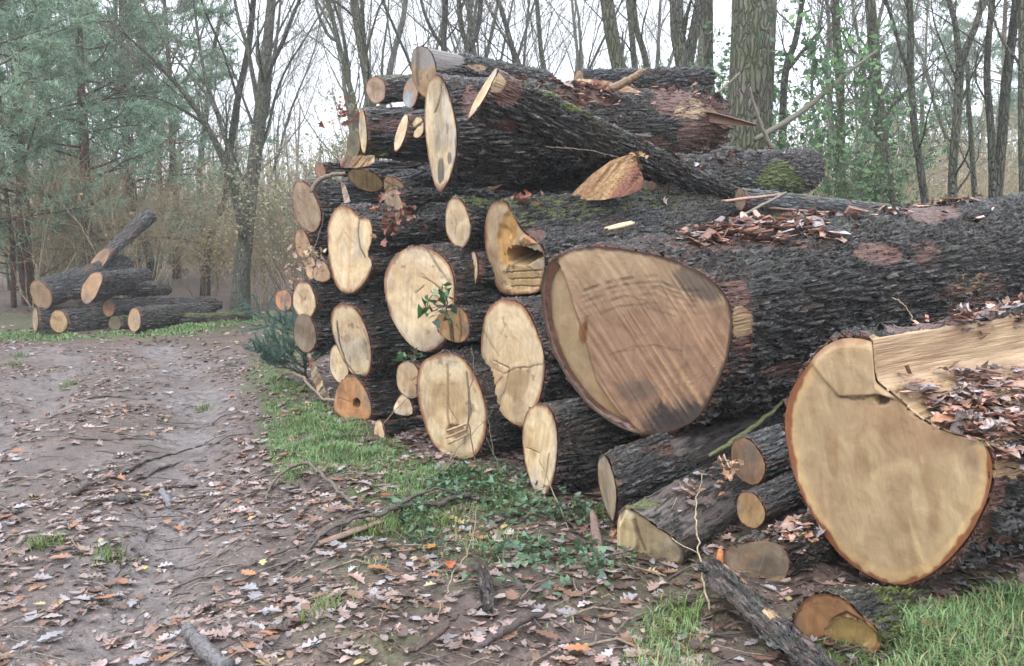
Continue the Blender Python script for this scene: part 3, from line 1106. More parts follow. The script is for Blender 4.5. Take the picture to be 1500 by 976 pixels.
# ---- faces with marks of their own
def face_e1(U, V, c, dx, yz, n, st, r):
    # step left of the hinge line, smoother; its different lighting put into a greener tan
    line = [(812, 372), (832, 430), (850, 480), (862, 520), (872, 560), (905, 605), (950, 645)]
    xl = np.interp(V, [p[1] for p in line], [p[0] for p in line]) + 4 * n
    lf = sstep(3, -3, U - xl)
    sx = (U - 900) * .84 - (V - 500) * .54
    sk = fbm(np.stack([sx * .30, ((U - 900) * .54 + (V - 500) * .84) * .012, U * 0], 1), 77, 4)
    right = np.array([(.315, .192, .125)]) * (1 + .32 * sk + .14 * n)[:, None]
    # pale streaks down at right
    right = lerp3(right, (.50, .33, .18), sstep(.22, .5, sk) * sstep(880, 1000, U) * .75)
    right = lerp3(right, (.47, .37, .23), sstep(480, 380, V) * .45)
    left = np.array([(.345, .25, .145)]) * (1 + .15 * n + .05 * st)[:, None]
    left = lerp3(left, (.30, .17, .085), sstep(840, 920, U + 30 * n) * sstep(470, 560, V) * .7)
    c2 = right * (1 - lf[:, None]) + left * lf[:, None]
    # saw burn arcs
    for off, a, w in ((0, .62, 2.2), (9, .5, 1.7), (17, .5, 2.4), (27, .4, 1.8), (40, .30, 1.4)):
        yy = 408 + off + ((U - 965) / 120.) ** 2 * 22 * np.where(U < 965, 1, -.55) + 3 * n
        yy = np.where(U < 965, 428 + off - (U - 848) * .20 - 6 * np.sin((U - 850) / 115 * 3.1), 412 + off * .8 + (U - 965) * .02 + 14 * np.sin((U - 965) / 110 * 3.1))
        dash = .55 + .6 * vnoise(np.stack([U * .12, U * 0 + off, U * 0], 1), 3)
        m = sstep(w + 1.5, w - .8, np.abs(V - yy)) * sstep(845, 860, U) * sstep(1052, 1030, U) * np.clip(dash, 0, 1) * a * 1.05
        c2 = lerp3(c2, (.085, .055, .042), np.clip(m, 0, 1) * (1 - lf))
        dx = dx - .004 * m
    # fibre arcs
    for pts in ([(880, 460), (905, 448), (940, 446), (962, 455), (990, 462)], [(895, 440), (915, 432), (945, 440), (960, 452)], [(893, 520), (925, 508), (960, 505), (1000, 514)], [(905, 515), (930, 512)]):
        d = seg_dist(U, V + 2 * st, pts)
        c2 = lerp3(c2, (.13, .08, .05), sstep(2.2, .6, d) * .5)
    # blue black stains
    d = np.hypot((U - 1035) / 42., (V - 405) / 30.) + 1.1 * n + .3 * sk
    c2 = lerp3(c2, (.075, .062, .055), sstep(1.1, .65, d) * .75)
    d = np.hypot((U - 1005) / 66., (V - 622) / 34.) + 1.0 * n + .5 * sk
    c2 = lerp3(c2, (.030, .028, .030), sstep(1.25, .55, d) * .92)
    d = np.hypot((U - 930) / 40., (V - 570) / 22.) + .6 * n
    c2 = lerp3(c2, (.10, .085, .075), sstep(1.1, .5, d) * .55 * (1 - lf))
    e = sstep(.95, .99, r + .02 * st)
    c2 = lerp3(c2, (.07, .045, .034), e)
    # the step itself, ragged
    dx = dx - .030 * lf + .006 * sk * (1 - lf)
    edge = sstep(4.5, 1, np.abs(U - xl)) * sstep(380, 470, V)
    c2 = lerp3(c2, (.15, .085, .05), edge * .6)
    dd = np.hypot((U - 852) / 12., (V - 488) / 22.)
    m = sstep(1.0, .6, dd + .6 * st)
    c2 = lerp3(c2, (.28, .14, .07), m)
    return c2, dx + .012 * m * st * 3


def face_g(U, V, c, dx, yz, n, st, r):
    base = np.array([(.455, .335, .195)]) * (1 + .15 * n)[:, None]
    sw = fbm(np.stack([(U - V * .15) * .05, V * .012, U * 0], 1), 91, 4)
    base = lerp3(base, (.34, .22, .12), sstep(-.05, .4, sw) * .7)
    # darker heart flame
    d = np.hypot((U - 1345) / 95., (V - 610) / 62.) + .5 * n
    base = lerp3(base, (.34, .215, .125), sstep(1.2, .5, d) * .85)
    d = np.hypot((U - 1320 - (V - 720) * .2) / 20., (V - 720) / 70.) + .5 * n
    base = lerp3(base, (.37, .255, .15), sstep(1.2, .6, d) * .55)
    d = np.hypot((U - 1350 - (V - 740) * .2) / 12., (V - 730) / 60.) + .3 * n
    base = lerp3(base, (.58, .46, .28), sstep(1.2, .6, d) * .5)
    d = np.hypot((U - 1345 - (V - 800) * .3) / 4., (V - 800) / 45.) + .3 * n
    base = lerp3(base, (.60, .45, .25), sstep(1.2, .6, d) * .6)
    base = lerp3(base, (.31, .225, .155), sstep(1390, 1450, U) * sstep(740, 660, V) * .65)
    # rim, thick orange brown bark ring
    base = lerp3(base, (.60, .41, .20), sstep(.86, .92, r) * .6 * (1 - ((U > 1270) & (V < 652))))
    notch = ((U > 1270) & (V < 652)).astype(float)
    rho = np.hypot(*yz.T) + 1e-6
    rn = fbm(np.stack([yz[:, 0] / rho * 5, yz[:, 1] / rho * 5, n * 0], 1), 150, 4)
    base = lerp3(base, (.25, .095, .038), sstep(.945, .972, r + .02 * st + .05 * rn) * (1 - notch))
    # upper lobe step and the crack below it
    lobe = sstep(2, -2, V - np.interp(U, [1180, 1200, 1232, 1290, 1320], [520, 545, 580, 578, 585]))
    base = lerp3(base, (.43, .315, .19), lobe * .6)
    dx = dx + .014 * lobe
    d = seg_dist(U, V + 3 * st + 2 * n, [(1188, 528), (1205, 550), (1228, 580), (1262, 584), (1285, 577), (1300, 582), (1325, 588)])
    base = lerp3(base, (.10, .055, .03), sstep(3.2, 1.2, d) * sstep(1215, 1235, U) * .95)
    base = lerp3(base, (.25, .17, .10), sstep(2.2, .8, d) * .5)
    d2 = np.hypot((U - 1293) / 14., (V - 586) / 7.)
    base = lerp3(base, (.06, .035, .02), sstep(1.0, .7, d2 + .5 * st))
    dx = dx - .02 * sstep(1.0, .7, d2 + .5 * st)
    return base, dx + .004 * sw


def painter(*ops):
    """ops: ('line', pts, width, colour, amount, depth) | ('blob', cx, cy, rx, ry, colour, amount, depth)"""
    def fn(U, V, c, dx, yz, n, st, r):
        for o in ops:
            if o[0] == 'line':
                d = seg_dist(U + 1.5 * n, V + 1.5 * st, o[1])
                m = sstep(o[2] * 1.4, o[2] * .5, d) * o[4]
                c = lerp3(c, np.asarray(o[3]), m)
                dx = dx + o[5] * m
            else:
                d = np.hypot((U - o[1]) / o[3], (V - o[2]) / o[4]) + .45 * n + .25 * st
                m = sstep(1.1, .75, d) * o[6]
                c = lerp3(c, np.asarray(o[5]) * (1 + .25 * st)[:, None], m)
                dx = dx + o[7] * m * (1 + .5 * st)
        return c, dx
    return fn


DK = (.09, .055, .035)
f_c10 = painter(('line', [(625, 362), (645, 395), (660, 415)], 2, DK, .6, 0), ('blob', 600, 470, 30, 60, (.55, .45, .30), .5, 0), ('line', [(618, 400), (640, 418), (655, 424)], 1.0, (.2, .13, .08), .8, 0))
f_d1 = painter(('blob', 757, 565, 17, 26, (.30, .20, .10), .8, -.006), ('line', [(706, 535), (722, 540), (738, 548), (752, 540), (775, 538), (798, 532)], 1.3, DK, .7, -.005),
               ('blob', 722, 550, 18, 20, (.46, .31, .18), .7, -.01), ('line', [(715, 575), (735, 552)], 1.3, DK, .6, 0), ('line', [(706, 478), (718, 500), (732, 522)], 1, DK, .5, 0), ('blob', 740, 600, 14, 22, (.60, .46, .27), .5, 0),
               ('line', [(703, 470), (722, 448), (735, 440)], 1.2, (.30, .10, .06), .6, 0))
f_d2 = painter(('line', [(656, 535), (657, 580), (656, 610), (660, 640)], 2.0, (.22, .13, .07), .75, -.006), ('line', [(684, 545), (690, 600), (680, 650)], 1.6, DK, .7, -.006), ('blob', 655, 660, 12, 25, (.48, .36, .20), .8, -.012),
               ('blob', 668, 634, 15, 11, (.20, .125, .07), .8, -.02),
               ('line', [(640, 565), (665, 562)], 1, (.3, .2, .1), .5, 0), ('blob', 665, 668, 40, 12, (.42, .36, .20), .6, 0), ('line', [(658, 530), (675, 530)], 1, (.3, .2, .1), .5, 0))
f_c6 = painter(('line', [(494, 472), (496, 500), (506, 530), (520, 548)], 1.3, DK, .75, -.004), ('line', [(533, 482), (541, 505)], 1, DK, .5, 0), ('blob', 509, 496, 7, 7, (.33, .2, .1), .7, 0))
f_c1 = painter(('line', [(527, 320), (525, 340), (527, 362), (535, 377)], 1.4, DK, .8, -.008), ('blob', 540, 347, 8, 30, (.62, .48, .27), .6, .01), ('line', [(512, 310), (513, 360), (510, 425)], 2.5, (.46, .30, .17), .6, 0), ('line', [(505, 340), (518, 355)], 1, DK, .3, 0))
f_c14 = painter(('blob', 748, 330, 12, 24, (.46, .26, .08), .9, -.02), ('blob', 738, 362, 12, 30, (.52, .30, .10), .85, -.015), ('blob', 768, 375, 26, 13, (.012, .008, .006), 1, -.30), ('blob', 765, 408, 30, 20, (.45, .31, .15), .8, -.02),
                ('line', [(742, 400), (795, 396)], 1.2, (.16, .09, .04), .8, -.008), ('line', [(745, 410), (796, 408)], 1.2, (.20, .12, .05), .8, -.008), ('line', [(748, 420), (796, 420)], 1.2, (.16, .1, .05), .8, -.008), ('blob', 778, 352, 16, 8, (.25, .12, .05), .9, .02))
f_a5 = painter(('line', [(648, 115), (646, 135), (641, 155), (637, 165)], 1.3, DK, .85, -.006), ('line', [(650, 130), (644, 160)], .9, DK, .5, 0), ('blob', 647, 252, 5, 22, (.09, .075, .065), .9, 0), ('blob', 659, 232, 3, 10, (.10, .085, .075), .8, 0))
f_a6 = painter(('blob', 700, 150, 8, 20, (.50, .40, .24), .4, 0),)
f_c9 = painter(('blob', 523, 591, 6, 7, (.02, .012, .008), 1, -.06), ('line', [(510, 560), (515, 585), (530, 610)], 3, (.25, .12, .05), .5, 0), ('blob', 500, 580, 9, 24, (.22, .10, .045), .6, 0))
f_d9 = painter(('blob', 918, 790, 15, 40, (.60, .48, .28), .9, .03), ('line', [(930, 760), (938, 790), (945, 806)], 2, (.14, .09, .05), .7, -.01), ('blob', 960, 822, 26, 18, (.20, .15, .10), .5, 0))
f_d12 = painter(('blob', 1110, 800, 50, 12, (.22, .17, .12), .6, 0), ('line', [(1060, 838), (1095, 834), (1130, 842)], 1, DK, .4, 0), ('blob', 1140, 855, 16, 10, (.40, .30, .15), .7, 0))
f_d14 = painter(('line', [(1225, 905), (1240, 898), (1265, 912), (1290, 938)], 3, (.09, .055, .035), .8, -.01), ('blob', 1245, 935, 42, 26, (.36, .28, .10), .7, -.03), ('line', [(1232, 893), (1205, 960)], 1, (.3, .15, .06), .4, 0))
f_c11 = painter(('line', [(673, 455), (676, 480), (674, 500)], 1.3, DK, .7, -.005), ('line', [(659, 470), (663, 500)], 2.5, (.05, .035, .025), .8, -.02))
f_b2 = painter(('line', [(603, 196), (611, 187), (620, 178)], 1.6, (.05, .03, .02), .9, -.01))
f_d6 = painter(('blob', 800, 665, 14, 60, (.64, .52, .34), .5, 0), ('line', [(806, 665), (800, 700), (794, 725)], 1.2, DK, .6, -.003), ('line', [(776, 600), (782, 640), (774, 690)], 1, (.4, .28, .15), .5, 0))
f_b6 = painter(('line', [(566, 266), (580, 275), (594, 279)], 1.4, DK, .6, -.006), ('blob', 576, 285, 12, 12, (.46, .34, .19), .8, -.01))

PG = [(1276, 494), (1278, 498), (1280, 525), (1282, 550), (1285, 558), (1308, 575), (1329, 593), (1348, 609), (1366, 621), (1390, 632), (1411, 638), (1438, 643), (1450, 653), (1458, 670), (1460, 693), (1456, 718), (1448, 742), (1428, 783), (1408, 808), (1387, 830), (1355, 853), (1321, 864), (1280, 853), (1235, 824), (1202, 783), (1178, 738), (1161, 701), (1150, 655), (1145, 615), (1153, 572), (1178, 535), (1198, 507), (1227, 490), (1256, 489)]
PE1 = [(790, 412), (800, 385), (822, 368), (850, 360), (885, 360), (930, 366), (970, 374), (1010, 388), (1045, 410), (1066, 432), (1076, 462), (1074, 495), (1066, 530), (1054, 560), (1040, 590), (1020, 618), (990, 632), (955, 640), (920, 634), (890, 618), (862, 596), (838, 568), (818, 535), (802, 498), (792, 455)]


def g_wood(poly):
    x, y = poly[:, 0], poly[:, 1]
    up = (y < 656) & (x > 1274) & (y < 500 + (x - 1270) * 1.15 + 40) & (x < 1452)
    return up.astype(float) * np.where((y < 566) & (x < 1300), 1.0, .42)


# E1 and G first: the two giants
e1 = make_log('giant wet log with a pinkish sawn face crossed by dark saw marks', PE1, 4.5, axis=(.865, .495, .105), L=6.5, taper=.86, res='h', base=(.38, .24, .14), seed=3, facefn=face_e1, rim=(.07, .045, .034), cracks=0,
              paint=[(1084, 440, 18, 24, 2, 1.), (1086, 472, 17, 26, 0, .8), (1086, 505, 15, 30, 2, .8), (1278, 362, 26, 16, 2, .9), (1300, 375, 22, 14, 2, .8), (1360, 372, 25, 30, 2, .5), (1100, 352, 120, 16, 2, .45), (1425, 415, 22, 16, 0, .5), (1440, 430, 70, 34, 2, .5), (1010, 610, 60, 30, 2, 0), (1150, 545, 60, 16, 2, .6), (900, 350, 90, 7, 2, .5), (1360, 312, 40, 12, 2, .8)], name='giant_oak_log', group=None, amp=1.35, round_=.5, rough=.06, facescale=.985)
gl = make_log('giant pale log with part of its top split away, orange rim around the face', PG, 3.3, axis=(.86, .50, .055), L=5.0, taper=.95, res='h', base=(.5, .36, .2), seed=5, facefn=face_g, rim=(.28, .105, .04), rimw=.93, cracks=0, sm=1, round_=.12, bend=(0, 0), name='giant_oak_log', group=None,
              amp=1.6, wood_idx=g_wood, paint=[(1462, 700, 16, 60, 2, 1.1), (1440, 770, 22, 50, 2, 1.1), (1395, 840, 35, 25, 2, 1), (1480, 690, 30, 14, 0, .8), (1470, 790, 25, 12, 2, .9), (1390, 478, 160, 10, 2, .7)], rough=.03, facescale=.97)

# upper rows
P_ = 'w'
a5 = make_log('large top log with a tall narrow pale sawn end marked by a dark crack', [(640, 108), (650, 115), (660, 140), (668, 175), (671, 205), (668, 235), (660, 262), (650, 280), (643, 284), (636, 270), (628, 235), (623, 195), (622, 160), (625, 130), (631, 114)], 6.2, end=(1032, 180, 8.1), taper=.80, res='h', base=(.63, .52, .34), seed=8, facefn=f_a5, cracks=0, far='broken', rough=.09,
              paint=[(1030, 190, 50, 75, 2, .8), (1000, 150, 60, 25, 2, .75), (1015, 160, 30, 18, 0, .5), (1040, 215, 20, 20, 0, .35), (660, 180, 22, 40, 3, .4), (850, 140, 160, 16, 2, .6), (690, 150, 14, 20, 2, .9)])
a6 = make_log('dark log lying across the top of the pile with a thin pale edge-on sawn end', ell(708, 137, 5.5, 43, 30, rough=.02), 5.5, end=(1075, 290, 7.6), taper=.62, res='h', base=(.58, .45, .27), seed=9, facefn=f_a6, cracks=0, q=.17, rough=.12, bend=(0, .0), moss=.35,
              paint=[(742, 122, 22, 30, 2, 1.1), (725, 118, 14, 16, 0, .9), (845, 156, 26, 10, 1, 1.2), (730, 185, 40, 14, 2, .6), (900, 180, 60, 40, 1, .3)])
make_log('stripped blue grey log lying highest on the pile', ell(621, 104, 19, 37, -6, seed=3), 6.9, end=(800, 128, 8.0), taper=.75, res='m', base=(.37, .27, .155), seed=10, cracks=0, paint=[(650, 86, 50, 20, 3, 1.3), (700, 98, 30, 10, 0, .7), (640, 68, 40, 8, 2, .5)], facefn=painter(('blob', 620, 85, 22, 16, (.27, .27, .27), .9, 0), ('line', [(612, 70), (613, 125)], 2.4, DK, .7, 0)))
make_log('short log with a half blue half brown end wedged under the stripped top log', ell(602, 136, 11, 23, 5, seed=2), 7.3, axis=(.86, .5, .05), L=1.6, base=(.34, .24, .17), res='s', seed=11, cracks=0, facefn=painter(('blob', 597, 146, 8, 15, (.25, .29, .31), .8, 0)))
make_log('small log with a grey weathered end at the very top back corner of the pile', ell(551, 132, 14, 21, -8, seed=1), 8.2, end=(720, 118, 9.6), base=(.38, .28, .20), res='s', seed=12, cracks=1, moss=.45, facefn=painter(('blob', 551, 132, 7, 13, (.28, .19, .12), .7, 0)))
make_log('rough grey log showing only a thin pale sliver of its sawn end', ell(532, 192, 5.5, 34, -3, rough=.02), 7.7, end=(760, 175, 9.0), base=(.62, .49, .29), res='s', seed=13, cracks=0, q=.3, paint=[(570, 180, 30, 12, 2, .6)])
make_log('thin slanting pale sawn end peeping out below the stripped top log', ell(588, 195, 7, 29, 17, rough=.02), 7.1, axis=(.83, .55, .02), L=2.2, base=(.58, .45, .28), res='s', seed=14, cracks=0, q=.3)
make_log('smallest round sawn end on the pile, split by one dark diagonal crack', ell(612, 187, 9.5, 16, 12), 7.0, axis=(.83, .55, .02), L=2.2, base=(.58, .45, .26), res='s', seed=15, cracks=0, facefn=f_b2)
make_log('mossy green stub end behind the thin pale sliver', ell(518, 211, 10, 20, 0, rough=.02), 8.4, axis=(.83, .55, .0), L=2.4, base=(.14, .13, .07), res='s', seed=16, cracks=0, moss=.9, paint=[(515, 210, 40, 30, 1, .8)])
a8 = make_log('plain dark grey log resting behind the broken end on top of the pile', ell(848, 122, 8, 20, 6), 7.9, end=(1036, 116, 9.2), taper=1.05, base=GREY, res='m', seed=17, cracks=0, rough=.08)
a9 = make_log('thick mossy log with a rounded dark far end sticking out behind the pile', ell(960, 268, 20, 38, 0), 7.0, end=(1180, 250, 9.0), taper=1.15, res='w', base=GREY, seed=18, cracks=0, far='bark', rough=.1, paint=[(1140, 262, 34, 26, 1, 1.1)])
make_log('slender smooth grey brown log lying flat behind the giant log', ell(1085, 292, 8, 17, 0), 7.2, end=(1300, 308, 8.6), taper=.7, res='s', base=GREY, seed=19, cracks=0, amp=.5, moss=.4)

# second tier, left
make_log('grey brown oval sawn end leaning out on the back edge of the pile', ell(449, 303, 19, 39, -14), 8.0, axis=(.84, .54, .05), L=3.5, base=(.36, .275, .185), res='m', seed=20, cracks=1)
make_log('tiny reddish log end above the grey brown oval end', ell(469, 249, 8, 11, -10), 8.7, axis=(.86, .5, .08), L=2.4, base=(.33, .20, .13), res='s', seed=21, cracks=0)
make_log('olive brown oval end lying flat like a lens', [(508, 252), (522, 247), (540, 249), (554, 257), (563, 270), (556, 280), (540, 281), (524, 275), (512, 264)], 7.6, axis=(.84, .54, .03), L=2.6, base=(.31, .225, .11), res='s', seed=22, cracks=0, q=.8)
make_log('two toned brown and tan slanting end under the tall narrow end', [(563, 259), (575, 258), (588, 266), (595, 278), (590, 290), (578, 297), (570, 292), (562, 278)], 7.1, end=(720, 235, 8.8), base=(.32, .22, .12), res='s', seed=23, cracks=0, facefn=f_b6, q=.7)
make_log('dark log with a small grey oval end behind the red leaf cluster', ell(578, 310, 15, 33, -6), 6.9, end=(760, 300, 8.6), base=(.34, .26, .18), res='m', seed=24, cracks=1)
c1 = make_log('big pale sawn end with a lobe on one side and a notch below it', [(497, 300), (510, 301), (520, 309), (528, 320), (540, 317), (546, 332), (546, 352), (538, 374), (547, 383), (543, 402), (530, 422), (512, 433), (495, 425), (486, 402), (480, 362), (480, 330), (486, 311)], 6.7, axis=(.82, .57, .05), L=3.5, base=(.64, .50, .30), res='w', seed=25, facefn=f_c1, cracks=0)
make_log('narrow brown sawn end squeezed below the grey brown oval end', ell(444, 359, 11, 23, -10), 8.6, axis=(.84, .54, .05), L=2.5, base=(.42, .28, .16), res='s', seed=26, cracks=1)
make_log('narrow tan sawn end touching the brown dead leaves', ell(456, 393, 8, 17, 0), 8.5, axis=(.84, .54, .03), L=2.5, base=(.45, .30, .18), res='s', seed=27, cracks=1)
make_log('brown rounded triangular end left of the lobed pale end', [(470, 380), (480, 388), (486, 405), (480, 413), (464, 413), (457, 405), (460, 390)], 7.9, axis=(.84, .54, .03), L=2.5, base=(.42, .28, .17), res='s', seed=28, cracks=1)
make_log('pale split oval end with a dark body, low on the back edge', ell(446, 440, 17, 28, -3), 7.9, axis=(.84, .54, .02), L=3.0, base=(.56, .44, .28), res='m', seed=29, cracks=2)
make_log('jagged orange brown end farthest back on the ground', [(404, 430), (412, 425), (420, 424), (427, 432), (428, 448), (422, 456), (410, 456), (403, 445)], 9.8, axis=(.84, .54, .02), L=2.5, base=(.43, .22, .11), res='s', seed=30, cracks=1)
make_log('dark barked log half hidden by the little conifer', ell(447, 488, 16, 29, -4), 7.9, axis=(.84, .54, .02), L=3.0, base=(.20, .16, .11), res='m', seed=31, cracks=0)
make_log('pale sawn end with one long dark crack above the orange brown end', [(493, 446), (505, 443), (520, 449), (533, 468), (542, 495), (546, 525), (542, 548), (531, 557), (517, 550), (505, 533), (492, 505), (485, 478), (485, 458)], 6.8, axis=(.82, .57, .04), L=3.5, base=(.60, .47, .29), res='w', seed=32, facefn=f_c6, cracks=0)
make_log('pale sliver of a log tucked behind the end with the long dark crack', ell(497, 533, 14, 29, -5), 7.15, axis=(.84, .54, .02), L=3, base=(.60, .48, .30), res='s', seed=33, cracks=0)
make_log('orange brown rotten end with a dark hole, standing in the grass', [(505, 552), (518, 549), (530, 560), (541, 580), (546, 603), (540, 615), (522, 619), (503, 614), (490, 604), (488, 590), (494, 568)], 6.75, axis=(.83, .55, .01), L=3, base=(.43, .225, .095), res='m', seed=34, facefn=f_c9, cracks=1)

# middle
c10 = make_log('large round pale sawn end in the middle with a dark split corner', [(588, 366), (605, 359), (625, 360), (648, 372), (664, 395), (668, 430), (664, 465), (656, 495), (642, 510), (625, 518), (608, 512), (590, 495), (572, 465), (563, 430), (562, 402), (572, 380)], 5.85, axis=(.81, .58, .05), L=3.5, base=(.60, .475, .295), res='w', seed=35, facefn=f_c10, cracks=1, ringamt=.03)
c13 = make_log('oval pale end of a mossy topped log above the dark split corner', ell(671, 327, 18.5, 38, -5), 5.85, end=(830, 330, 7.2), base=(.54, .42, .26), res='m', seed=36, cracks=1, moss=.5)
make_log('small pale narrow end wedged beside the hollow log', ell(693, 396, 7.5, 28, 3, rough=.02), 5.8, axis=(.83, .55, .05), L=2.5, base=(.60, .46, .27), res='s', seed=37, cracks=0, q=.35)
make_log('small brown split end of a thin log under the ivy sprig', [(664, 452), (675, 450), (686, 462), (689, 482), (684, 498), (673, 503), (660, 500), (645, 492), (638, 475), (640, 462), (652, 458)], 5.5, axis=(.85, .52, .06), L=2.5, base=(.41, .25, .115), res='m', seed=38, facefn=f_c11, cracks=1)
c14 = make_log('hollow rotten log with an orange decayed core and a black cavity', [(724, 295), (740, 292), (748, 305), (756, 322), (766, 338), (782, 350), (797, 362), (800, 385), (797, 408), (794, 428), (770, 432), (744, 433), (730, 427), (720, 400), (711, 368), (709, 335), (714, 308)], 5.55, end=(1080, 318, 7.9), taper=.95, res='h', base=(.46, .34, .20), seed=39, facefn=f_c14, cracks=0, moss=.4, rough=.07, paint=[(775, 345, 24, 10, 2, 1)])
d1 = make_log('pale sawn end with a brown knot near its lower edge', [(722, 443), (740, 436), (760, 440), (775, 455), (788, 485), (798, 515), (800, 545), (795, 575), (785, 605), (768, 628), (752, 622), (735, 608), (720, 580), (708, 550), (704, 515), (706, 480), (712, 458)], 5.25, axis=(.82, .56, .06), L=3.5, base=(.61, .475, .29), res='w', seed=40, facefn=f_d1, cracks=2)
d2 = make_log('big upright oval pale end with vertical cracks and torn splinters near the grass', [(625, 524), (645, 515), (668, 517), (688, 532), (703, 560), (714, 600), (714, 635), (705, 660), (690, 674), (660, 672), (636, 655), (622, 625), (611, 585), (610, 550), (616, 532)], 5.55, axis=(.82, .57, .04), L=3.2, base=(.615, .49, .305), res='w', seed=41, facefn=f_d2, cracks=1, ringamt=.03)
make_log('dark short log with a tan cut corner behind the upright oval end', ell(600, 557, 19, 28, -10), 5.95, axis=(.82, .57, .02), L=2.5, base=(.42, .31, .19), res='s', seed=42, cracks=1)
make_log('small pale triangular end below the tan cut corner', [(590, 575), (600, 582), (607, 605), (598, 610), (580, 608), (575, 600), (582, 585)], 6.0, axis=(.83, .55, .02), L=2, base=(.55, .45, .30), res='s', seed=43, cracks=0)
make_log('thin log with a little pale end half sunk in the grass', ell(556, 636, 8, 21, 0), 6.15, end=(680, 628, 7.2), base=(.60, .44, .26), res='s', seed=44, cracks=0, taper=1)
d6 = make_log('narrow pale sawn end of the dark log lowest at the front corner', [(780, 594), (795, 591), (808, 598), (817, 625), (818, 660), (814, 695), (806, 720), (795, 732), (784, 725), (775, 700), (767, 665), (765, 630), (770, 605)], 4.85, axis=(.83, .55, .03), L=3.2, base=(.63, .495, .29), res='w', seed=45, facefn=f_d6, cracks=2)

# bottom right
d8 = make_log('dark wet squared log lying directly under the giant pinkish log', [(877, 670), (888, 664), (899, 690), (905, 720), (902, 760), (897, 766), (884, 735), (876, 700)], 4.3, end=(1270, 545, 6.3), taper=.9, res='w', base=(.40, .32, .20), seed=46, cracks=0, rim=(.1, .07, .05), q=.2, amp=.6, rough=.08, paint=[(1050, 630, 60, 18, 2, .5), (980, 660, 80, 20, 2, .5), (1040, 640, 90, 50, 3, .55)])
d9 = make_log('smooth brown grey log with a torn two faceted end on the mud', [(905, 748), (918, 742), (940, 752), (960, 770), (985, 785), (1002, 802), (1004, 820), (990, 836), (960, 838), (930, 830), (910, 826), (903, 795)], 3.8, end=(1160, 660, 5.3), taper=.9, res='w', base=(.40, .33, .20), seed=47, facefn=f_d9, cracks=0, rim=(.09, .06, .04), amp=.4, rough=.08, moss=.05, paint=[(1010, 740, 130, 70, 3, .6), (945, 738, 45, 12, 1, 1.2), (1000, 730, 80, 30, 2, .25)])
make_log('small dark brown oval end resting on the smooth grey log', ell(1096, 676, 23, 36, -18), 4.05, axis=(.82, .55, .12), L=1.6, base=(.24, .145, .08), res='m', seed=48, cracks=0, amp=.4, facefn=painter(('blob', 1090, 690, 14, 22, (.10, .07, .05), .6, 0)))
make_log('small yellowish brown round end just below the dark brown one', ell(1100, 747, 20, 28, -15), 3.85, axis=(.82, .55, .11), L=1.6, base=(.34, .215, .095), res='m', seed=49, cracks=1, amp=.4)
d12 = make_log('grey brown roundish end nearly buried in debris', [(1062, 800), (1085, 795), (1120, 790), (1142, 795), (1157, 812), (1156, 838), (1142, 858), (1112, 868), (1085, 860), (1065, 848), (1057, 825)], 3.55, axis=(.83, .55, .06), L=1.8, base=(.30, .225, .145), res='w', seed=50, facefn=f_d12, cracks=0, rim=(.2, .11, .06))
d14 = make_log('orange brown end partly torn off, in the grass under the giant notched log', [(1185, 872), (1208, 866), (1235, 874), (1252, 890), (1262, 902), (1282, 915), (1294, 940), (1285, 958), (1245, 962), (1205, 958), (1175, 945), (1161, 918), (1166, 890)], 2.92, end=(1510, 893, 4.3), taper=.95, base=(.40, .215, .095), res='w', seed=51, facefn=f_d14, cracks=0, rim=(.2, .08, .03), moss=.3, paint=[(1330, 900, 80, 60, 1, .5)])

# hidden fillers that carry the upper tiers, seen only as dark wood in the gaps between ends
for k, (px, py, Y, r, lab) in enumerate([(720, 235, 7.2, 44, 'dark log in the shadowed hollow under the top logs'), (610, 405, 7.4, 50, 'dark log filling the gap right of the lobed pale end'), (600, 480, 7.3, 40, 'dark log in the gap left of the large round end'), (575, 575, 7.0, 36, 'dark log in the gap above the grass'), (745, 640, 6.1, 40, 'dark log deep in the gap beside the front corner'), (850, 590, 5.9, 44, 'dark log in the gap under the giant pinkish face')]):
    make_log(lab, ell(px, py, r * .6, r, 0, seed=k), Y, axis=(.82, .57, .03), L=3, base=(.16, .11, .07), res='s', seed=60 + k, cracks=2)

# ---- the far pile
FG = 'logs of the far pile beyond the track'
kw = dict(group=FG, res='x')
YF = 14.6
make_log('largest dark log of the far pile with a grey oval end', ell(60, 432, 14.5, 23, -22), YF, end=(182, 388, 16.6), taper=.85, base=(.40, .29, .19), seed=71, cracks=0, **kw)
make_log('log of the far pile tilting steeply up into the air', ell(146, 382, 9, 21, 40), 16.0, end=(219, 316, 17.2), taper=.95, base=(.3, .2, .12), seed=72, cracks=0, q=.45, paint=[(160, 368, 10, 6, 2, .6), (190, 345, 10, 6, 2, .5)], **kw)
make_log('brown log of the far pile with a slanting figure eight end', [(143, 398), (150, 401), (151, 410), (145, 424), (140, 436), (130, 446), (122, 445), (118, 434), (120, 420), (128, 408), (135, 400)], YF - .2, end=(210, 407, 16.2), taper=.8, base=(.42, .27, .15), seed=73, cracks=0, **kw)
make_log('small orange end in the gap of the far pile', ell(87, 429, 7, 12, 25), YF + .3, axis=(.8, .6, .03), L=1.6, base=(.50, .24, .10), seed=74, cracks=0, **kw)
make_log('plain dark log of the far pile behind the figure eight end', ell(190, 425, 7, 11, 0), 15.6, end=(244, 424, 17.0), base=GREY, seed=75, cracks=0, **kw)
make_log('orange ended log of the far pile with splintered wood at its tail', ell(159, 452, 8.5, 12.5, 0), YF + .1, end=(285, 446, 17.0), taper=.8, base=(.45, .24, .12), seed=76, cracks=0, paint=[(265, 440, 30, 6, 0, .9)], **kw)
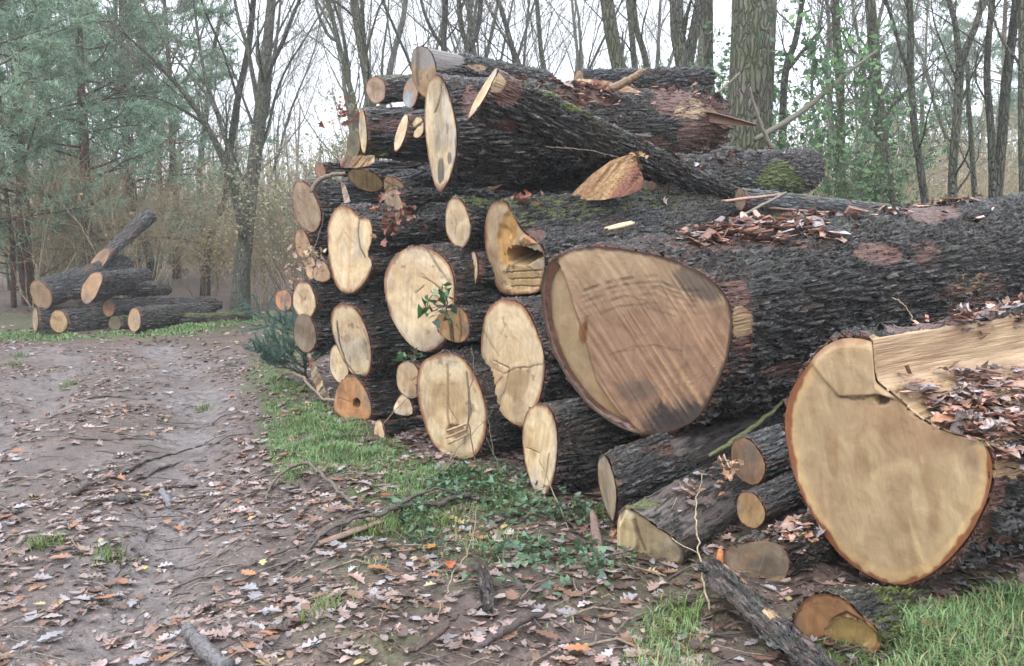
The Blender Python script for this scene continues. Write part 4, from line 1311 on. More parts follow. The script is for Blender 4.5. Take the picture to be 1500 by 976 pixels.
make_log('nearest log of the far pile with a tan oval end on the grass', ell(197, 469, 9.5, 18, 4), YF - .3, end=(306, 455, 16.4), base=(.52, .37, .22), seed=77, cracks=1, **kw)
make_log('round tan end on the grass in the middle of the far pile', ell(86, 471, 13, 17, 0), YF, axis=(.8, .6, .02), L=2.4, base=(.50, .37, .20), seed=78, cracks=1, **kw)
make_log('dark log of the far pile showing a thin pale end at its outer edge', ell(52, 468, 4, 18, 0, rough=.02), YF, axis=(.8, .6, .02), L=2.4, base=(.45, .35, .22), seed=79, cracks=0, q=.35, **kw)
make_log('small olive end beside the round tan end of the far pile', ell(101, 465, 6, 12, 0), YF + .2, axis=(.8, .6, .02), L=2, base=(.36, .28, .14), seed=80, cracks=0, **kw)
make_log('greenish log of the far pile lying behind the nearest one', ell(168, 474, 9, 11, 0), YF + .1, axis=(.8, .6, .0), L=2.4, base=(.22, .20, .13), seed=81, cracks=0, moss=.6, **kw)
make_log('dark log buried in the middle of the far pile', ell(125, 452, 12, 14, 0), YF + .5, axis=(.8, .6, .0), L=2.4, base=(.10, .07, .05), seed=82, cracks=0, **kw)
# ------------------------------------------------------------------ trees
def grow(rng, p, d, L, r, level, maxl, segs, out, up=.12, wig=.16, kids=(0, 7, 7, 6), ang=(.45, .95), short=(.35, .62), start=.3):
    """recursive branching; out collects (p0,p1,r0,r1,level)"""
    n = segs[min(level, len(segs) - 1)]
    pts = [np.array(p, float)]
    d = unit(d)
    for i in range(n):
        d = unit(d + rng.normal(0, wig, 3) + np.array([0, 0, up]))
        pts.append(pts[-1] + d * L / n)
    rad = r * (1 - np.linspace(0, 1, n + 1) * .78)
    for i in range(n):
        out.append((pts[i], pts[i + 1], rad[i], rad[i + 1], level))
    if level >= maxl:
        return
    k = kids[min(level + 1, len(kids) - 1)]
    k = max(2, int(k * (0.7 + .6 * rng.random())))
    for j in range(k):
        t = start + (1 - start) * (j + rng.random()) / k
        i = min(n - 1, int(t * n))
        q = pts[i] + (pts[i + 1] - pts[i]) * (t * n - i)
        dd = unit(pts[i + 1] - pts[i])
        a = unit(np.cross(dd, rng.normal(0, 1, 3)))
        th = ang[0] + (ang[1] - ang[0]) * rng.random()
        nd = dd * math.cos(th) + a * math.sin(th)
        grow(rng, q, nd, L * (short[0] + (short[1] - short[0]) * rng.random()) * (1.15 - .6 * t), max(rad[i] * (.26 + .24 * rng.random()), .0032), level + 1, maxl, segs, out, up, wig, kids, ang, short, .2)


def segs_to(g, segs, k, col, rmin=0.0):
    if not segs:
        return
    P0 = np.array([s[0] for s in segs])
    P1 = np.array([s[1] for s in segs])
    d = P1 - P0
    P1 = P1 + d * .03
    R0 = np.maximum([s[2] for s in segs], rmin)
    R1 = np.maximum([s[3] for s in segs], rmin)
    prisms(g, P0, P1, R0, R1, k, col)


BARE = []


def leaf_tpl_quad():
    return (np.array([[-.5, 0, 0], [0, .32, 0.04], [.5, 0, 0], [0, -.32, .04]]), np.array([[0, 1, 2, 3]]))


QUAD = leaf_tpl_quad()


def bare_tree(seed, H, r, label, trunkmat, twigcol=(.15, .135, .11), maxl=3, kids=(0, 12, 9, 7), group='bare trees of the wood', lean=(0, 0), start=.32, leaves=0, name='bare_tree', ang=(.35, .8)):
    rng = np.random.default_rng(seed)
    out = []
    grow(rng, (0, 0, -.15), (lean[0], lean[1], 1), H, r, 0, maxl, (12, 6, 5, 3), out, up=.10, wig=.10, kids=kids, start=start, ang=ang)
    root = empty(name)
    tag(root, label, 'tree', group)
    g = Geo()
    tr = [s for s in out if s[4] == 0]
    path = np.array([tr[0][0]] + [s[1] for s in tr])
    rad = np.array([tr[0][2]] + [s[3] for s in tr])
    rad[0] *= 1.35
    add_tube(g, smooth_path(path, 40), np.interp(np.linspace(0, 1, 40), np.linspace(0, 1, len(rad)), rad), 9)
    segs_to(g, [s for s in out if s[4] == 1], 5, (1, 1, 1))
    g.obj('trunk', trunkmat, root)
    g = Geo()
    segs_to(g, [s for s in out if s[4] >= 2], 3, twigcol, .0045)
    if leaves:
        e = np.array([s[1] for s in out if s[4] >= 2])
        P = e[rng.choice(len(e), leaves)] + rng.normal(0, .05, (leaves, 3))
        c = np.array([(.40, .30, .09), (.30, .16, .07), (.34, .22, .10)])[rng.integers(0, 3, leaves)]
        scatter(g, QUAD, P, .07, c, rng, 1.2, .2)
    g.obj('crown', MAT['twig'], root)
    return root


def put(root, px, Y, rz=0, sc=1.0, label=None, first=[]):
    """stand a tree (or a copy of it) where the picture column px meets depth Y"""
    X = (px - CX) / F_PX * Y * 1.005
    z = hgt(X, Y)[0]
    if id(root) not in first:
        first.append(id(root))
        root.location = (X, Y, z)
        root.rotation_euler = (0, 0, rz)
        root.scale = (sc, sc, sc)
        o = root
    else:
        o = dup(root, (X, Y, z), rz, sc)
    if label:
        o['label'] = label
    return o


def custom_tree(label, stems, seed, mat, group=None, twig=True, kids=(0, 0, 7, 6), name='bare_tree', twigcol=(.10, .09, .07), extra_up=3.0, k=10, L=(1.2, 2.4), nb=10, z0=.25, updir=.35, base_drop=True, maxl=3):
    """stems: (points in photo px, depth, radii px, depth drift)"""
    rng = np.random.default_rng(seed)
    g, gt, out = Geo(), Geo(), []
    root = None
    for si, st in enumerate(stems):
        pts, Y, rp = st[:3]
        drift = st[3] if len(st) > 3 else 0
        m = len(pts)
        P = [at(px, py, Y + drift * i / max(1, m - 1)) for i, (px, py) in enumerate(pts)]
        R = list(np.interp(np.linspace(0, 1, m), np.linspace(0, 1, len(rp)), rp) * Y / F_PX * (.86 if rp[0] < 20 else 1))
        if si == 0:
            b = P[0].copy()
            zg = hgt(b[0], b[1])[0]
            if base_drop and b[2] > zg + .1:
                P = [np.array([b[0] - (P[1][0] - b[0]) * .15, b[1], zg - .1])] + P
                R = [R[0] * 1.2] + R
            root = empty(name, (P[0][0], P[0][1], zg))
        d = unit(P[-1] - P[-2])
        if extra_up and pts[-1][1] < 30:
            for j in range(3):
                d = unit(d + rng.normal(0, .12, 3))
                P.append(P[-1] + d * extra_up / 3)
                R.append(R[-1] * .75)
        n = max(12, len(P) * 5)
        path = smooth_path(P, n)
        rr = np.interp(np.linspace(0, 1, n), np.linspace(0, 1, len(R)), R)
        add_tube(g, path, rr, k if R[0] > .03 else 6)
        if twig:
            for j in range(nb):
                t = z0 + (1 - z0) * (j + rng.random()) / nb
                i = min(n - 2, int(t * n))
                dd = unit(path[i + 1] - path[i])
                a = unit(np.cross(dd, rng.normal(0, 1, 3)))
                th = .4 + .6 * rng.random()
                nd = dd * math.cos(th) + a * math.sin(th) + np.array([0, 0, updir * .4])
                grow(rng, path[i], nd, L[0] + (L[1] - L[0]) * rng.random(), max(.006, rr[i] * .32), 1, maxl, (6, 6, 5, 3), out, up=.08, wig=.14, kids=kids)
    loc = tuple(root.location)
    segs_to(g, [s for s in out if s[4] == 1], 5, (1, 1, 1))
    g.obj('trunk', mat, root, loc=loc).location = (0, 0, 0)
    if [s for s in out if s[4] >= 2]:
        segs_to(gt, [s for s in out if s[4] >= 2], 3, twigcol, .004)
        gt.obj('crown', MAT['twig'], root, loc=loc).location = (0, 0, 0)
    tag(root, label, 'tree', group)
    return root


TG, TB, TD = MAT['trunk_grey'], MAT['trunk_big'], MAT['trunk_dark']
# the many limbed tree beside the track
custom_tree('many limbed bare tree standing by the track between the two piles', [
    ([(352, 457), (354, 400), (362, 330), (370, 260), (380, 180), (388, 100), (394, 40), (399, -30)], 19.0, [18, 13, 12, 11, 10, 8, 7]),
    ([(357, 345), (345, 285), (328, 235), (303, 185), (272, 140), (235, 98), (200, 65), (160, 30)], 18.8, [9, 7, 5.5, 4, 3, 2.2, 1.5], -2.0),
    ([(356, 330), (350, 285), (336, 225), (318, 165), (300, 110), (290, 50), (282, -10)], 19.0, [6, 5, 4, 3.2, 2.5, 2], 1.2),
    ([(303, 185), (275, 165), (245, 150), (215, 140), (180, 138)], 18.4, [3, 2.2, 1.6, 1.2, .8], -.8),
    ([(318, 165), (300, 135), (270, 100), (240, 60), (215, 15), (205, -15)], 19.4, [3, 2.4, 2, 1.6, 1.2], .8),
    ([(381, 170), (372, 120), (362, 70), (350, 30), (340, -20)], 19, [5, 4, 3.4, 3, 2.5], .6),
    ([(384, 130), (398, 95), (415, 60), (428, 25), (446, -15)], 19, [5, 4, 3.5, 3, 2.4], -.8),
    ([(372, 245), (392, 190), (404, 140), (420, 100), (445, 60), (470, 20)], 19, [3.4, 2.8, 2.2, 1.8, 1.5, 1.2], 1.0),
    ([(378, 200), (392, 160), (396, 110), (405, 60), (410, 10)], 19, [4, 3.4, 3, 2.6, 2], .7),
], 101, MAT['trunk_grey'], kids=(0, 0, 6, 5), L=(.9, 2.1), nb=10)

# broad tree right behind the pile
custom_tree('broadest tree trunk, furrowed and green tinged, right behind the broken log end', [
    ([(1092, 330), (1094, 260), (1095, 200), (1100, 130), (1103, 60), (1106, -20), (1110, -90)], 10.8, [40, 34, 32, 31, 31, 30])], 102, TB, k=28, nb=3, extra_up=5, z0=.8)
KG = 'bare trees right behind the big pile'
for i, (lab, stems, mat, nb) in enumerate([
    ('pair of slim grey green trunks crossing just behind the top back corner of the pile', [([(548, 240), (540, 130), (528, 60), (516, -20)], 14.5, [9, 8, 7.5, 7]), ([(551, 180), (541, 110), (533, 60), (530, 0)], 14.7, [5, 4, 3.5, 3])], TG, 9),
    ('thin forked tree left of the crossing grey green trunks', [([(536, 260), (520, 160), (508, 110), (494, 55), (478, -10)], 16, [6, 5, 4.5, 4, 3.5]), ([(496, 62), (480, 50), (466, 20), (460, -10)], 16, [3, 2.6, 2.2, 2]), ([(512, 125), (505, 60), (488, 0)], 16.2, [3, 2.5, 2])], TG, 9),
    ('slender tree with twisting stems above the stripped top log', [([(652, 140), (650, 60), (652, -10)], 15, [6, 5, 5]), ([(650, 70), (636, 50), (622, 20), (612, -20)], 15, [3.5, 3, 2.5, 2])], TD, 8),
    ('twin stemmed tree above the stripped top log', [([(688, 150), (684, 70), (676, 40), (672, -20)], 16, [6, 5, 4.5, 4]), ([(686, 75), (700, 40), (706, -20)], 16, [5, 4.5, 4])], TG, 8),
    ('leaning thin trunk right of the twin stemmed tree', [([(762, 140), (755, 90), (742, 40), (725, -10)], 15, [5, 4.5, 4, 3.5])], TD, 8),
    ('slim trunk behind the debris on the top log', [([(800, 160), (792, 70), (786, -20)], 17, [4.5, 4, 3.5])], TG, 8),
    ('stout brown trunk above the pile, leaning left', [([(918, 200), (908, 110), (896, 50), (884, -30)], 13.2, [14, 12, 12, 11])], MAT['trunk_big'], 6),
    ('slim trunk just right of the stout brown one', [([(935, 190), (926, 60), (918, -20)], 14.5, [6, 5, 4.5])], TG, 7),
    ('pale slim trunk leaning left behind the short brown stub', [([(952, 170), (946, 90), (932, 40), (926, -20)], 15.5, [6, 5.5, 5, 4])], TG, 7),
    ('thick grey trunk forking low above the plain grey log', [([(1002, 190), (1000, 100), (992, 50), (988, -30)], 13.5, [14, 12, 11, 11]), ([(1004, 110), (1014, 60), (1024, 10), (1030, -40)], 13.6, [11, 9, 9, 8])], TG, 6),
    ('brownish trunk close to the left side of the broadest tree', [([(1040, 200), (1038, 90), (1036, -30)], 14.5, [9, 8, 8])], MAT['trunk_big'], 5),
]):
    custom_tree(lab, stems, 110 + i, mat, KG, nb=nb, kids=(0, 0, 6, 5), L=(.8, 2.0))
RG = 'slim trees on the right behind the giant log'
for i, (lab, stems, mat, nb) in enumerate([
    ('slim trunk hung with green leaves right of the broadest tree', [([(1232, 330), (1232, 200), (1230, 120), (1226, 60), (1222, -20)], 13, [7, 6.5, 7, 7, 6])], TG, 6),
    ('crooked greenish trunk with a bulge above the slender log', [([(1285, 330), (1288, 250), (1292, 200), (1284, 130), (1280, 70), (1272, -20)], 12.5, [9, 9, 10, 9, 9, 8]), ([(1308, 310), (1304, 250), (1296, 205), (1290, 170)], 12.5, [5, 5, 5, 4])], TG, 6),
    ('dark straight sapling with a thin fork leaning left', [([(1356, 330), (1350, 260), (1340, 190), (1334, 110), (1334, 40), (1331, -20)], 12, [6.5, 6, 5.5, 5.5, 5, 5]), ([(1335, 115), (1322, 80), (1310, 40), (1294, -10)], 12, [4, 3.5, 3, 2.6])], TD, 6),
    ('greenish trunk forking into a wide vee', [([(1394, 330), (1396, 240), (1402, 170), (1406, 100)], 12.5, [7, 7, 7, 7]), ([(1406, 100), (1402, 60), (1398, 30), (1384, -20)], 12.5, [6, 5, 4.5, 4]), ([(1406, 100), (1420, 60), (1432, 30), (1440, -20)], 12.5, [6, 5.5, 5, 5])], TG, 7),
    ('thin pole of a tree between the vee and the pair sharing one foot', [([(1428, 320), (1424, 230), (1419, 150), (1417, 90)], 13.5, [5, 4, 3.5, 3])], TG, 4),
    ('two dark stems rising from one foot near the edge of the wood', [([(1454, 310), (1452, 200), (1446, 120), (1448, 60), (1456, -20)], 12, [7, 6, 5.5, 5, 4.5]), ([(1460, 300), (1468, 200), (1474, 120), (1482, 60), (1490, -20)], 12, [8, 8, 8, 7, 6])], TD, 6),
    ('mossy yellow green trunk outermost on the right', [([(1500, 320), (1499, 200), (1500, 90), (1502, -30)], 11.5, [8, 8, 8.5, 9])], MAT['trunk_grey'], 4),
    ('dark thin tree leaning behind the green leaved holly', [([(1145, 230), (1150, 110), (1165, 60), (1175, 0)], 14, [6, 6, 5, 4]), ([(1152, 105), (1180, 70), (1205, 40)], 14, [3.5, 3, 2.4])], TD, 7),
]):
    custom_tree(lab, stems, 130 + i, mat, RG, nb=nb, kids=(0, 0, 6, 5), L=(.8, 1.9))


# ---- pines on the left
def pine(seed, H, r, label, nb=52, low=.12):
    rng = np.random.default_rng(seed)
    root = empty('pine_tree')
    tag(root, label, 'tree', 'pines on the left of the track')
    g = Geo()
    z = np.linspace(-.2, H, 14)
    path = np.stack([np.cumsum(rng.normal(0, .035, 14)), np.cumsum(rng.normal(0, .035, 14)), z], 1)
    add_tube(g, path, r * (1 - .8 * z.clip(0) / H), 9)
    segs, tufts, dirs = [], [], []
    for j in range(nb):
        t = low + (.98 - low) * (j + rng.random()) / nb
        p = path[0] * 0 + np.array([np.interp(t * H, z, path[:, k]) for k in range(3)])
        a = rng.random() * 6.283
        L = (1.0 + 2.6 * (1 - t) ** .7) * (.7 + .5 * rng.random())
        d = np.array([math.cos(a), math.sin(a), .25 - .1 * rng.random()])
        out = []
        dead = t < .30 and rng.random() < .45
        grow(rng, p, d, L, .012 + .03 * (1 - t), 1, 2 if dead else 3, (6, 7, 4, 3), out, up=.03, wig=.12, kids=(0, 0, 9, 5), ang=(.4, .9), short=(.3, .5))
        segs += out
        if not dead:
            for s in out:
                if s[4] >= 2:
                    for q in np.linspace(0.2, 1, 3 if s[4] == 2 else 2):
                        tufts.append(s[0] + (s[1] - s[0]) * q)
                        dirs.append(unit(s[1] - s[0]))
    segs_to(g, [s for s in segs if s[4] == 1], 4, (1, 1, 1))
    g.obj('trunk', MAT['trunk_pine'], root)
    g = Geo()
    segs_to(g, [s for s in segs if s[4] >= 2], 3, (.10, .075, .06), .004)
    T = np.array(tufts)
    D = np.array(dirs)
    m = 4
    T = np.repeat(T, m, 0)
    D = np.repeat(D, m, 0)
    n = len(T)
    dv = D * .7 + rng.normal(0, .6, (n, 3))
    dv /= np.linalg.norm(dv, axis=1)[:, None]
    s = np.cross(dv, rng.normal(0, 1, (n, 3)))
    s /= np.linalg.norm(s, axis=1)[:, None]
    ln = (.10 + .09 * rng.random((n, 1)))
    V = np.stack([T - s * .011, T + s * .011, T + dv * ln], 1).reshape(-1, 3)
    base = np.array([(.27, .39, .285)])
    c = base * (.55 + .9 * rng.random((n, 1))) + np.array([(.03, .02, 0)]) * rng.random((n, 1))
    c[rng.random(n) < .04] = (.28, .19, .08)
    off = g.n
    g.add(V, np.arange(n * 3).reshape(-1, 3), np.repeat(c, 3, 0))
    g.obj('crown', MAT['fol'], root, smooth=False)
    return root


PA = pine(201, 11.5, .15, 'pine with a straight reddish trunk seen between the branches left of the far pile', 46)
PB = pine(202, 10.0, .13, 'bushy blue green pine', 54, .07)
PC = pine(203, 13.0, .17, 'tall pine', 50, .2)
put(PA, 137, 21, 0.3, 1, 'pine with a straight reddish trunk right behind the tilting log of the far pile')
put(PC, 46, 20, 1.2, 1, 'tall pine with a rusty trunk behind the outer end of the far pile')
put(PB, -40, 18, 2.0, 1.05, 'bushy blue green pine at the very edge of the wood beside the track')
put(PB, 88, 31, 4.1, 1.1, 'thick grey trunked pine between the two reddish pines')
put(PC, 205, 29, 2.2, 1.0, 'distant pine right of the reddish trunked pine')
put(PA, 265, 34, 3.9, 1.2, 'distant pine behind the fanned branches of the many limbed tree')
put(PB, 25, 19.5, 3.3, .5, 'young bushy pine directly behind the far pile')
put(PB, 115, 23.5, .3, .42, 'low young pine behind the tilting log')
put(PA, -150, 23, 5, 1.1, 'pine outside the bend of the track')
put(PC, 1440, 44, 5, 1.3, 'distant pine seen between the right hand slim trunks')
put(PB, 1340, 46, 2.4, 1.3, 'distant bushy pine behind the dark straight sapling')
put(PA, 1560, 40, 1.4, 1.3, 'distant pine past the mossy yellow green trunk')

# ---- the wood behind
rng = np.random.default_rng(77)
far_lab = 'thin bare tree standing back in the misty wood'
GB = 'thin bare trees back in the misty wood'
protos = [bare_tree(301 + i, H, r, far_lab, mt, group=GB, maxl=3, kids=(0, 11, 8, 6), start=st, leaves=lv, lean=(rng.normal(0, .05), rng.normal(0, .05)))
          for i, (H, r, mt, st, lv) in enumerate([(15, .10, TG, .25, 60), (17, .13, TG, .35, 150), (13, .08, TD, .2, 40), (18, .16, TB, .4, 0), (12, .06, TG, .2, 220), (16, .11, TD, .3, 60)])]
cnt = 0
for i in range(400):
    Y = 22 + 40 * rng.random() ** .8
    px = -120 + 1740 * rng.random()
    if px < 420 and Y < 24:
        continue
    if 330 < px < 470 and Y < 30:
        continue
    if rng.random() < .25 and px < 300:
        continue
    if px > 1050 and (Y < 34 or rng.random() < .6):
        continue
    if 380 < px < 600 and rng.random() < .6:
        continue
    put(protos[rng.integers(0, 6)], px, Y, rng.random() * 6.28, .75 + .5 * rng.random())
    cnt += 1
    if cnt > 95:
        break

# ---- understory
def shrub(seed, H, label, leafcol, nl, lsize=.07, stems=9, twigcol=(.14, .11, .085), name='bare_shrub', spread=.45, group=None, tilt=1.2):
    rng = np.random.default_rng(seed)
    root = empty(name)
    tag(root, label, 'shrub', group)
    out = []
    for k in range(stems):
        a = rng.random() * 6.283
        grow(rng, (.15 * math.cos(a), .15 * math.sin(a), -.05), (spread * math.cos(a), spread * math.sin(a), 1), H * (.6 + .5 * rng.random()), .007 + .008 * rng.random(), 1, 3, (6, 8, 5, 3), out, up=.06, wig=.13, kids=(0, 0, 9, 6), short=(.3, .5), ang=(.4, .9))
    g = Geo()
    segs_to(g, [s for s in out if s[4] == 1], 5, twigcol)
    segs_to(g, [s for s in out if s[4] > 1], 3, twigcol, .0038)
    g.obj('stems', MAT['twig'], root)
    if nl:
        g = Geo()
        e = np.array([s[1] for s in out if s[4] >= 2])
        P = e[rng.choice(len(e), nl)] + rng.normal(0, .06, (nl, 3))
        lc = np.asarray(leafcol, float)
        c = lc[rng.integers(0, len(lc), nl)] * (.6 + .7 * rng.random((nl, 1)))
        scatter(g, QUAD, P, lsize * (.6 + .7 * rng.random(nl)), c, rng, tilt, .2)
        g.obj('foliage', MAT['fol'], root)
    return root


YEL = [(.42, .33, .14), (.36, .24, .12), (.32, .20, .12), (.40, .35, .20)]
OLV = [(.26, .29, .18), (.32, .33, .21), (.20, .25, .15), (.40, .35, .20)]
GRN = [(.12, .20, .11), (.15, .25, .13), (.09, .15, .09), (.19, .31, .13)]
ub = 'brown leafless undergrowth shrub under the misty trees'
UG = 'undergrowth shrubs of the misty wood'
S1 = shrub(401, 2.6, ub, YEL, 260, group=UG, twigcol=(.24, .20, .125))
S2 = shrub(402, 3.4, ub, YEL, 200, group=UG, twigcol=(.27, .225, .15))
S3 = shrub(403, 1.7, ub, YEL, 320, group=UG, twigcol=(.25, .195, .12))
for i in range(170):
    Y = 18 + 26 * rng.random()
    px = -80 + 1680 * rng.random()
    if px < 330 and Y < 19:
        Y += 2
    if 320 < px < 385 and Y < 20.5:
        Y += 4
    if 520 < px < 1050 and rng.random() < .6:
        continue
    put([S1, S2, S3][rng.integers(0, 3)], px, Y, rng.random() * 6.28, .8 + .8 * rng.random())
S4 = shrub(404, 3.6, 'tall grey green leafy shrub filling the space between the many limbed tree and the pile', OLV, 2200, .075, 12, name='leafy_shrub', group='leafy shrubs behind the pile')
put(S4, 470, 15.5, .4, .9)
put(S4, 510, 17.5, 2.4, 1.15, 'grey green leafy shrub touching the back corner of the pile')
put(S4, 432, 21.5, 4.4, .95, 'grey green leafy shrub close behind the foot of the many limbed tree')
S5 = shrub(405, 2.1, 'shrub with scattered yellow leaves right of the foot of the many limbed tree', [(.42, .33, .08), (.30, .28, .08), (.36, .24, .1)], 500, .07, 8, name='yellow_leaved_shrub', group='yellow leaved shrubs')
put(S5, 425, 20.0, 0, 1.1)
put(S5, 300, 21.5, 2, 1.2, 'shrub with scattered yellow leaves left of the foot of the many limbed tree')
put(S5, 1255, 15, 3, 1.1, 'shrub with scattered yellow leaves below the green leaved holly')
H1 = shrub(406, 3.7, 'glossy green leaved holly right beside the broadest tree', GRN, 3600, .095, 11, name='holly_bush', group='green hollies', twigcol=(.09, .09, .06), spread=.3)
put(H1, 1180, 11.6, 0, 1.0)
put(H1, 1255, 14.5, 2.2, .9, 'glossy green leaved holly behind the crooked greenish trunk')
put(H1, 1040, 16, 4.0, 1.2, 'glossy green leaved holly behind the thick forking trunk')
put(H1, 1340, 15.5, 1.1, .42, 'low bright green bush under the dark straight sapling')

# ---- the far wood as one mass
def far_woods():
    g = Geo()
    rng = np.random.default_rng(88)
    n = 420
    Y = 58 + 26 * rng.random(n)
    X = (rng.random(n) * 2 - 1) * 70
    z = hgt(X, Y)
    H = 5 + 7 * rng.random(n)
    r = .07 + .13 * rng.random(n) ** 2
    P0 = np.stack([X, Y, z - .2], 1)
    P1 = P0 + np.stack([rng.normal(0, .6, n), rng.normal(0, .6, n), H], 1)
    prisms(g, P0, P1, r, r * .3, 5, (.12, .105, .085))
    m = 16
    t = .15 + .85 * rng.random((n, m, 1))
    Q0 = (P0[:, None] * (1 - t) + P1[:, None] * t).reshape(-1, 3)
    d = rng.normal(0, 1, (n * m, 3))
    d[:, 2] = np.abs(d[:, 2]) * .8 + .3
    d /= np.linalg.norm(d, axis=1)[:, None]
    L = (.8 + 2.2 * rng.random((n * m, 1)))
    Q1 = Q0 + d * L
    k = len(Q0)
    prisms(g, Q0, Q1, np.full(k, .026), np.full(k, .010), 3, (.13, .11, .09))
    i = np.repeat(np.arange(k), 3)
    t = rng.random((len(i), 1)) * .8 + .2
    A = Q0[i] * (1 - t) + Q1[i] * t
    d2 = d[i] + rng.normal(0, .6, (len(i), 3))
    prisms(g, A, A + d2 * .55, np.full(len(i), .012), np.full(len(i), .007), 3, (.14, .115, .095))
    # brush at the foot of it
    n = 26000
    Y = 42 + 30 * rng.random(n)
    X = (rng.random(n) * 2 - 1) * 62
    P0 = np.stack([X, Y, hgt(X, Y)], 1)
    P1 = P0 + np.stack([rng.normal(0, .5, n), rng.normal(0, .5, n), 1.5 + 6.5 * rng.random(n) ** 1.6], 1)
    prisms(g, P0, P1, np.full(n, .016), np.full(n, .007), 3, np.repeat(np.array([(.31, .255, .17), (.26, .235, .16), (.23, .23, .14)])[rng.integers(0, 3, n)], 6, 0))
    o = g.obj('far_woods', MAT['twig'])
    kind(o, 'stuff')
    tag(o, 'far off leafless wood fading into pale mist', 'woods')


far_woods()
# ------------------------------------------------------------------ branches, bark pieces, leaves that can be told apart
SK = (.075, .058, .048)


def stick(label, pts, r, col=SK, lift=None, name='fallen_branch', forks=(), cat='branch', group='fallen branches on the ground', mat='stick'):
    """pts: photo px of places on the ground (third value: height above it)"""
    def world(ps):
        out = []
        for p in ps:
            P = ground(p[0], p[1])
            P[2] += (p[2] if len(p) > 2 else 0)
            out.append(P)
        return out
    g = Geo()
    W = world(pts)
    n = max(14, 6 * len(W))
    path = smooth_path(W, n)
    hh = np.interp(np.linspace(0, 1, n), np.linspace(0, 1, len(pts)), [(p[2] if len(p) > 2 else 0) for p in pts])
    rad = np.interp(np.linspace(0, 1, n), np.linspace(0, 1, len(r)), r) * (1 + .15 * RNG.normal(0, 1, n))
    path[:, 2] = hgt(path[:, 0], path[:, 1]) + hh + rad * .8
    path += RNG.normal(0, .004, path.shape)
    add_tube(g, path, rad, 7, col)
    for fp, fr in forks:
        W = world(fp)
        q = smooth_path(W, 12)
        h2 = np.interp(np.linspace(0, 1, 12), np.linspace(0, 1, len(fp)), [(p[2] if len(p) > 2 else 0) for p in fp])
        q[:, 2] = hgt(q[:, 0], q[:, 1]) + h2 + fr
        add_tube(g, q, np.linspace(fr, fr * .5, 12), 6, col)
    o = g.obj(name, MAT[mat])
    tag(o, label, cat, group)
    return o


stick('long dark forked branch lying across the bank below the upright oval end', [(690, 735, .03), (650, 748, .03), (610, 755, .04), (570, 763, .05), (520, 772, .04), (470, 795, .02), (430, 830, .01), (385, 862, .01), (345, 890, 0)], [.014, .016, .015, .013, .010, .008, .006, .005],
      forks=[([(570, 763, .05), (612, 748, .08), (640, 742, .1), (672, 740, .05)], .010), ([(605, 756, .04), (598, 735, .12), (585, 720, .2)], .005)])
stick('thin dark branch running parallel below the long forked one', [(500, 772, .02), (462, 795, .02), (415, 815, .02), (370, 830, .01), (322, 845, 0)], [.006, .007, .006, .004])
stick('arched brown branch at the edge of the bank', [(388, 735, 0), (400, 715, .03), (425, 702, .07), (450, 700, .09), (470, 712, .07), (495, 730, .04), (520, 748, .02)], [.008, .010, .011, .012, .011, .010], (.12, .095, .07))
stick('long thin branch lying slantwise across the track', [(108, 728), (135, 712), (165, 700), (205, 682), (245, 668), (290, 655), (322, 650)], [.022, .017, .012, .009, .007, .005], forks=[([(205, 682), (190, 668), (170, 665), (140, 662)], .006)])
stick('straight dark branch lower on the track', [(195, 706), (235, 690), (268, 676)], [.010, .012, .006])
stick('thick grey stick end sticking up at the bottom of the track', [(275, 935, .03), (285, 950, .02), (300, 965, .01), (330, 990, 0)], [.026, .028, .030, .03], (.13, .12, .12))
stick('thin brown twig bending across the pale mud', [(325, 940), (350, 935), (390, 945), (440, 950), (480, 960), (520, 955)], [.004, .005, .004, .003])
stick('thin branch crossing the track with a fork in the leaves', [(155, 826), (190, 822), (240, 832), (290, 834), (340, 828)], [.005, .006, .005, .004], forks=[([(190, 822), (178, 835), (165, 850)], .004)])
stick('dark stick lying flat in the middle of the far track', [(128, 585), (165, 582), (215, 586)], [.012, .014, .008])
stick('dark stick on the track below the green tuft', [(95, 640), (140, 645), (225, 646)], [.010, .012, .007])
stick('short black chunk of wood on the track', [(162, 735), (182, 738), (204, 732)], [.018, .022, .015], (.05, .042, .04), name='wood_chunk', cat='wood')
stick('grey weathered stick pointing along the track', [(238, 722), (243, 735), (250, 745)], [.02, .024, .018], (.17, .16, .17))
stick('flat plank like stick lying on the mud', [(218, 718), (250, 716), (288, 713)], [.010, .013, .010], (.11, .08, .065))
stick('dark red brown torn stick near the bottom of the bank', [(600, 965, .02), (640, 945, .03), (672, 920, .05)], [.010, .013, .006], (.075, .045, .036))
stick('thin pale twig curving over the dark leaves in the middle of the bank', [(640, 925, .05), (660, 890, .1), (690, 850, .16), (700, 800, .2)], [.003, .003, .0025, .002], (.26, .19, .12))
stick('dark stick at the bottom edge of the bank', [(690, 960, .0), (740, 935, .02), (800, 905, .02)], [.012, .016, .010], (.07, .05, .045))
stick('thin bent twig rising in front of the torn two faceted end', [(1040, 905, .0), (1028, 862, .08), (1020, 830, .14), (1018, 800, .2), (1030, 770, .28)], [.004, .004, .0035, .003, .002], (.42, .34, .22), forks=[([(1024, 845, .1), (985, 830, .12), (978, 815, .18), (990, 795, .22)], .0025)])
stick('long pale bramble stem leaning over the ivy', [(835, 780, 0), (800, 735, .15), (770, 690, .25), (745, 660, .38)], [.003, .003, .0025, .002], (.22, .20, .12))
stick('curving dry stem at the back edge of the bank', [(376, 545, 0), (384, 520, .1), (400, 490, .3), (418, 470, .45), (440, 470, .4)], [.008, .008, .007, .006], (.17, .14, .10))
stick('knotted pale root like branch by the little conifer', [(405, 565, .05), (430, 565, .12), (448, 575, .10), (470, 590, .04), (500, 595, .02)], [.012, .016, .014, .012], (.24, .19, .13))

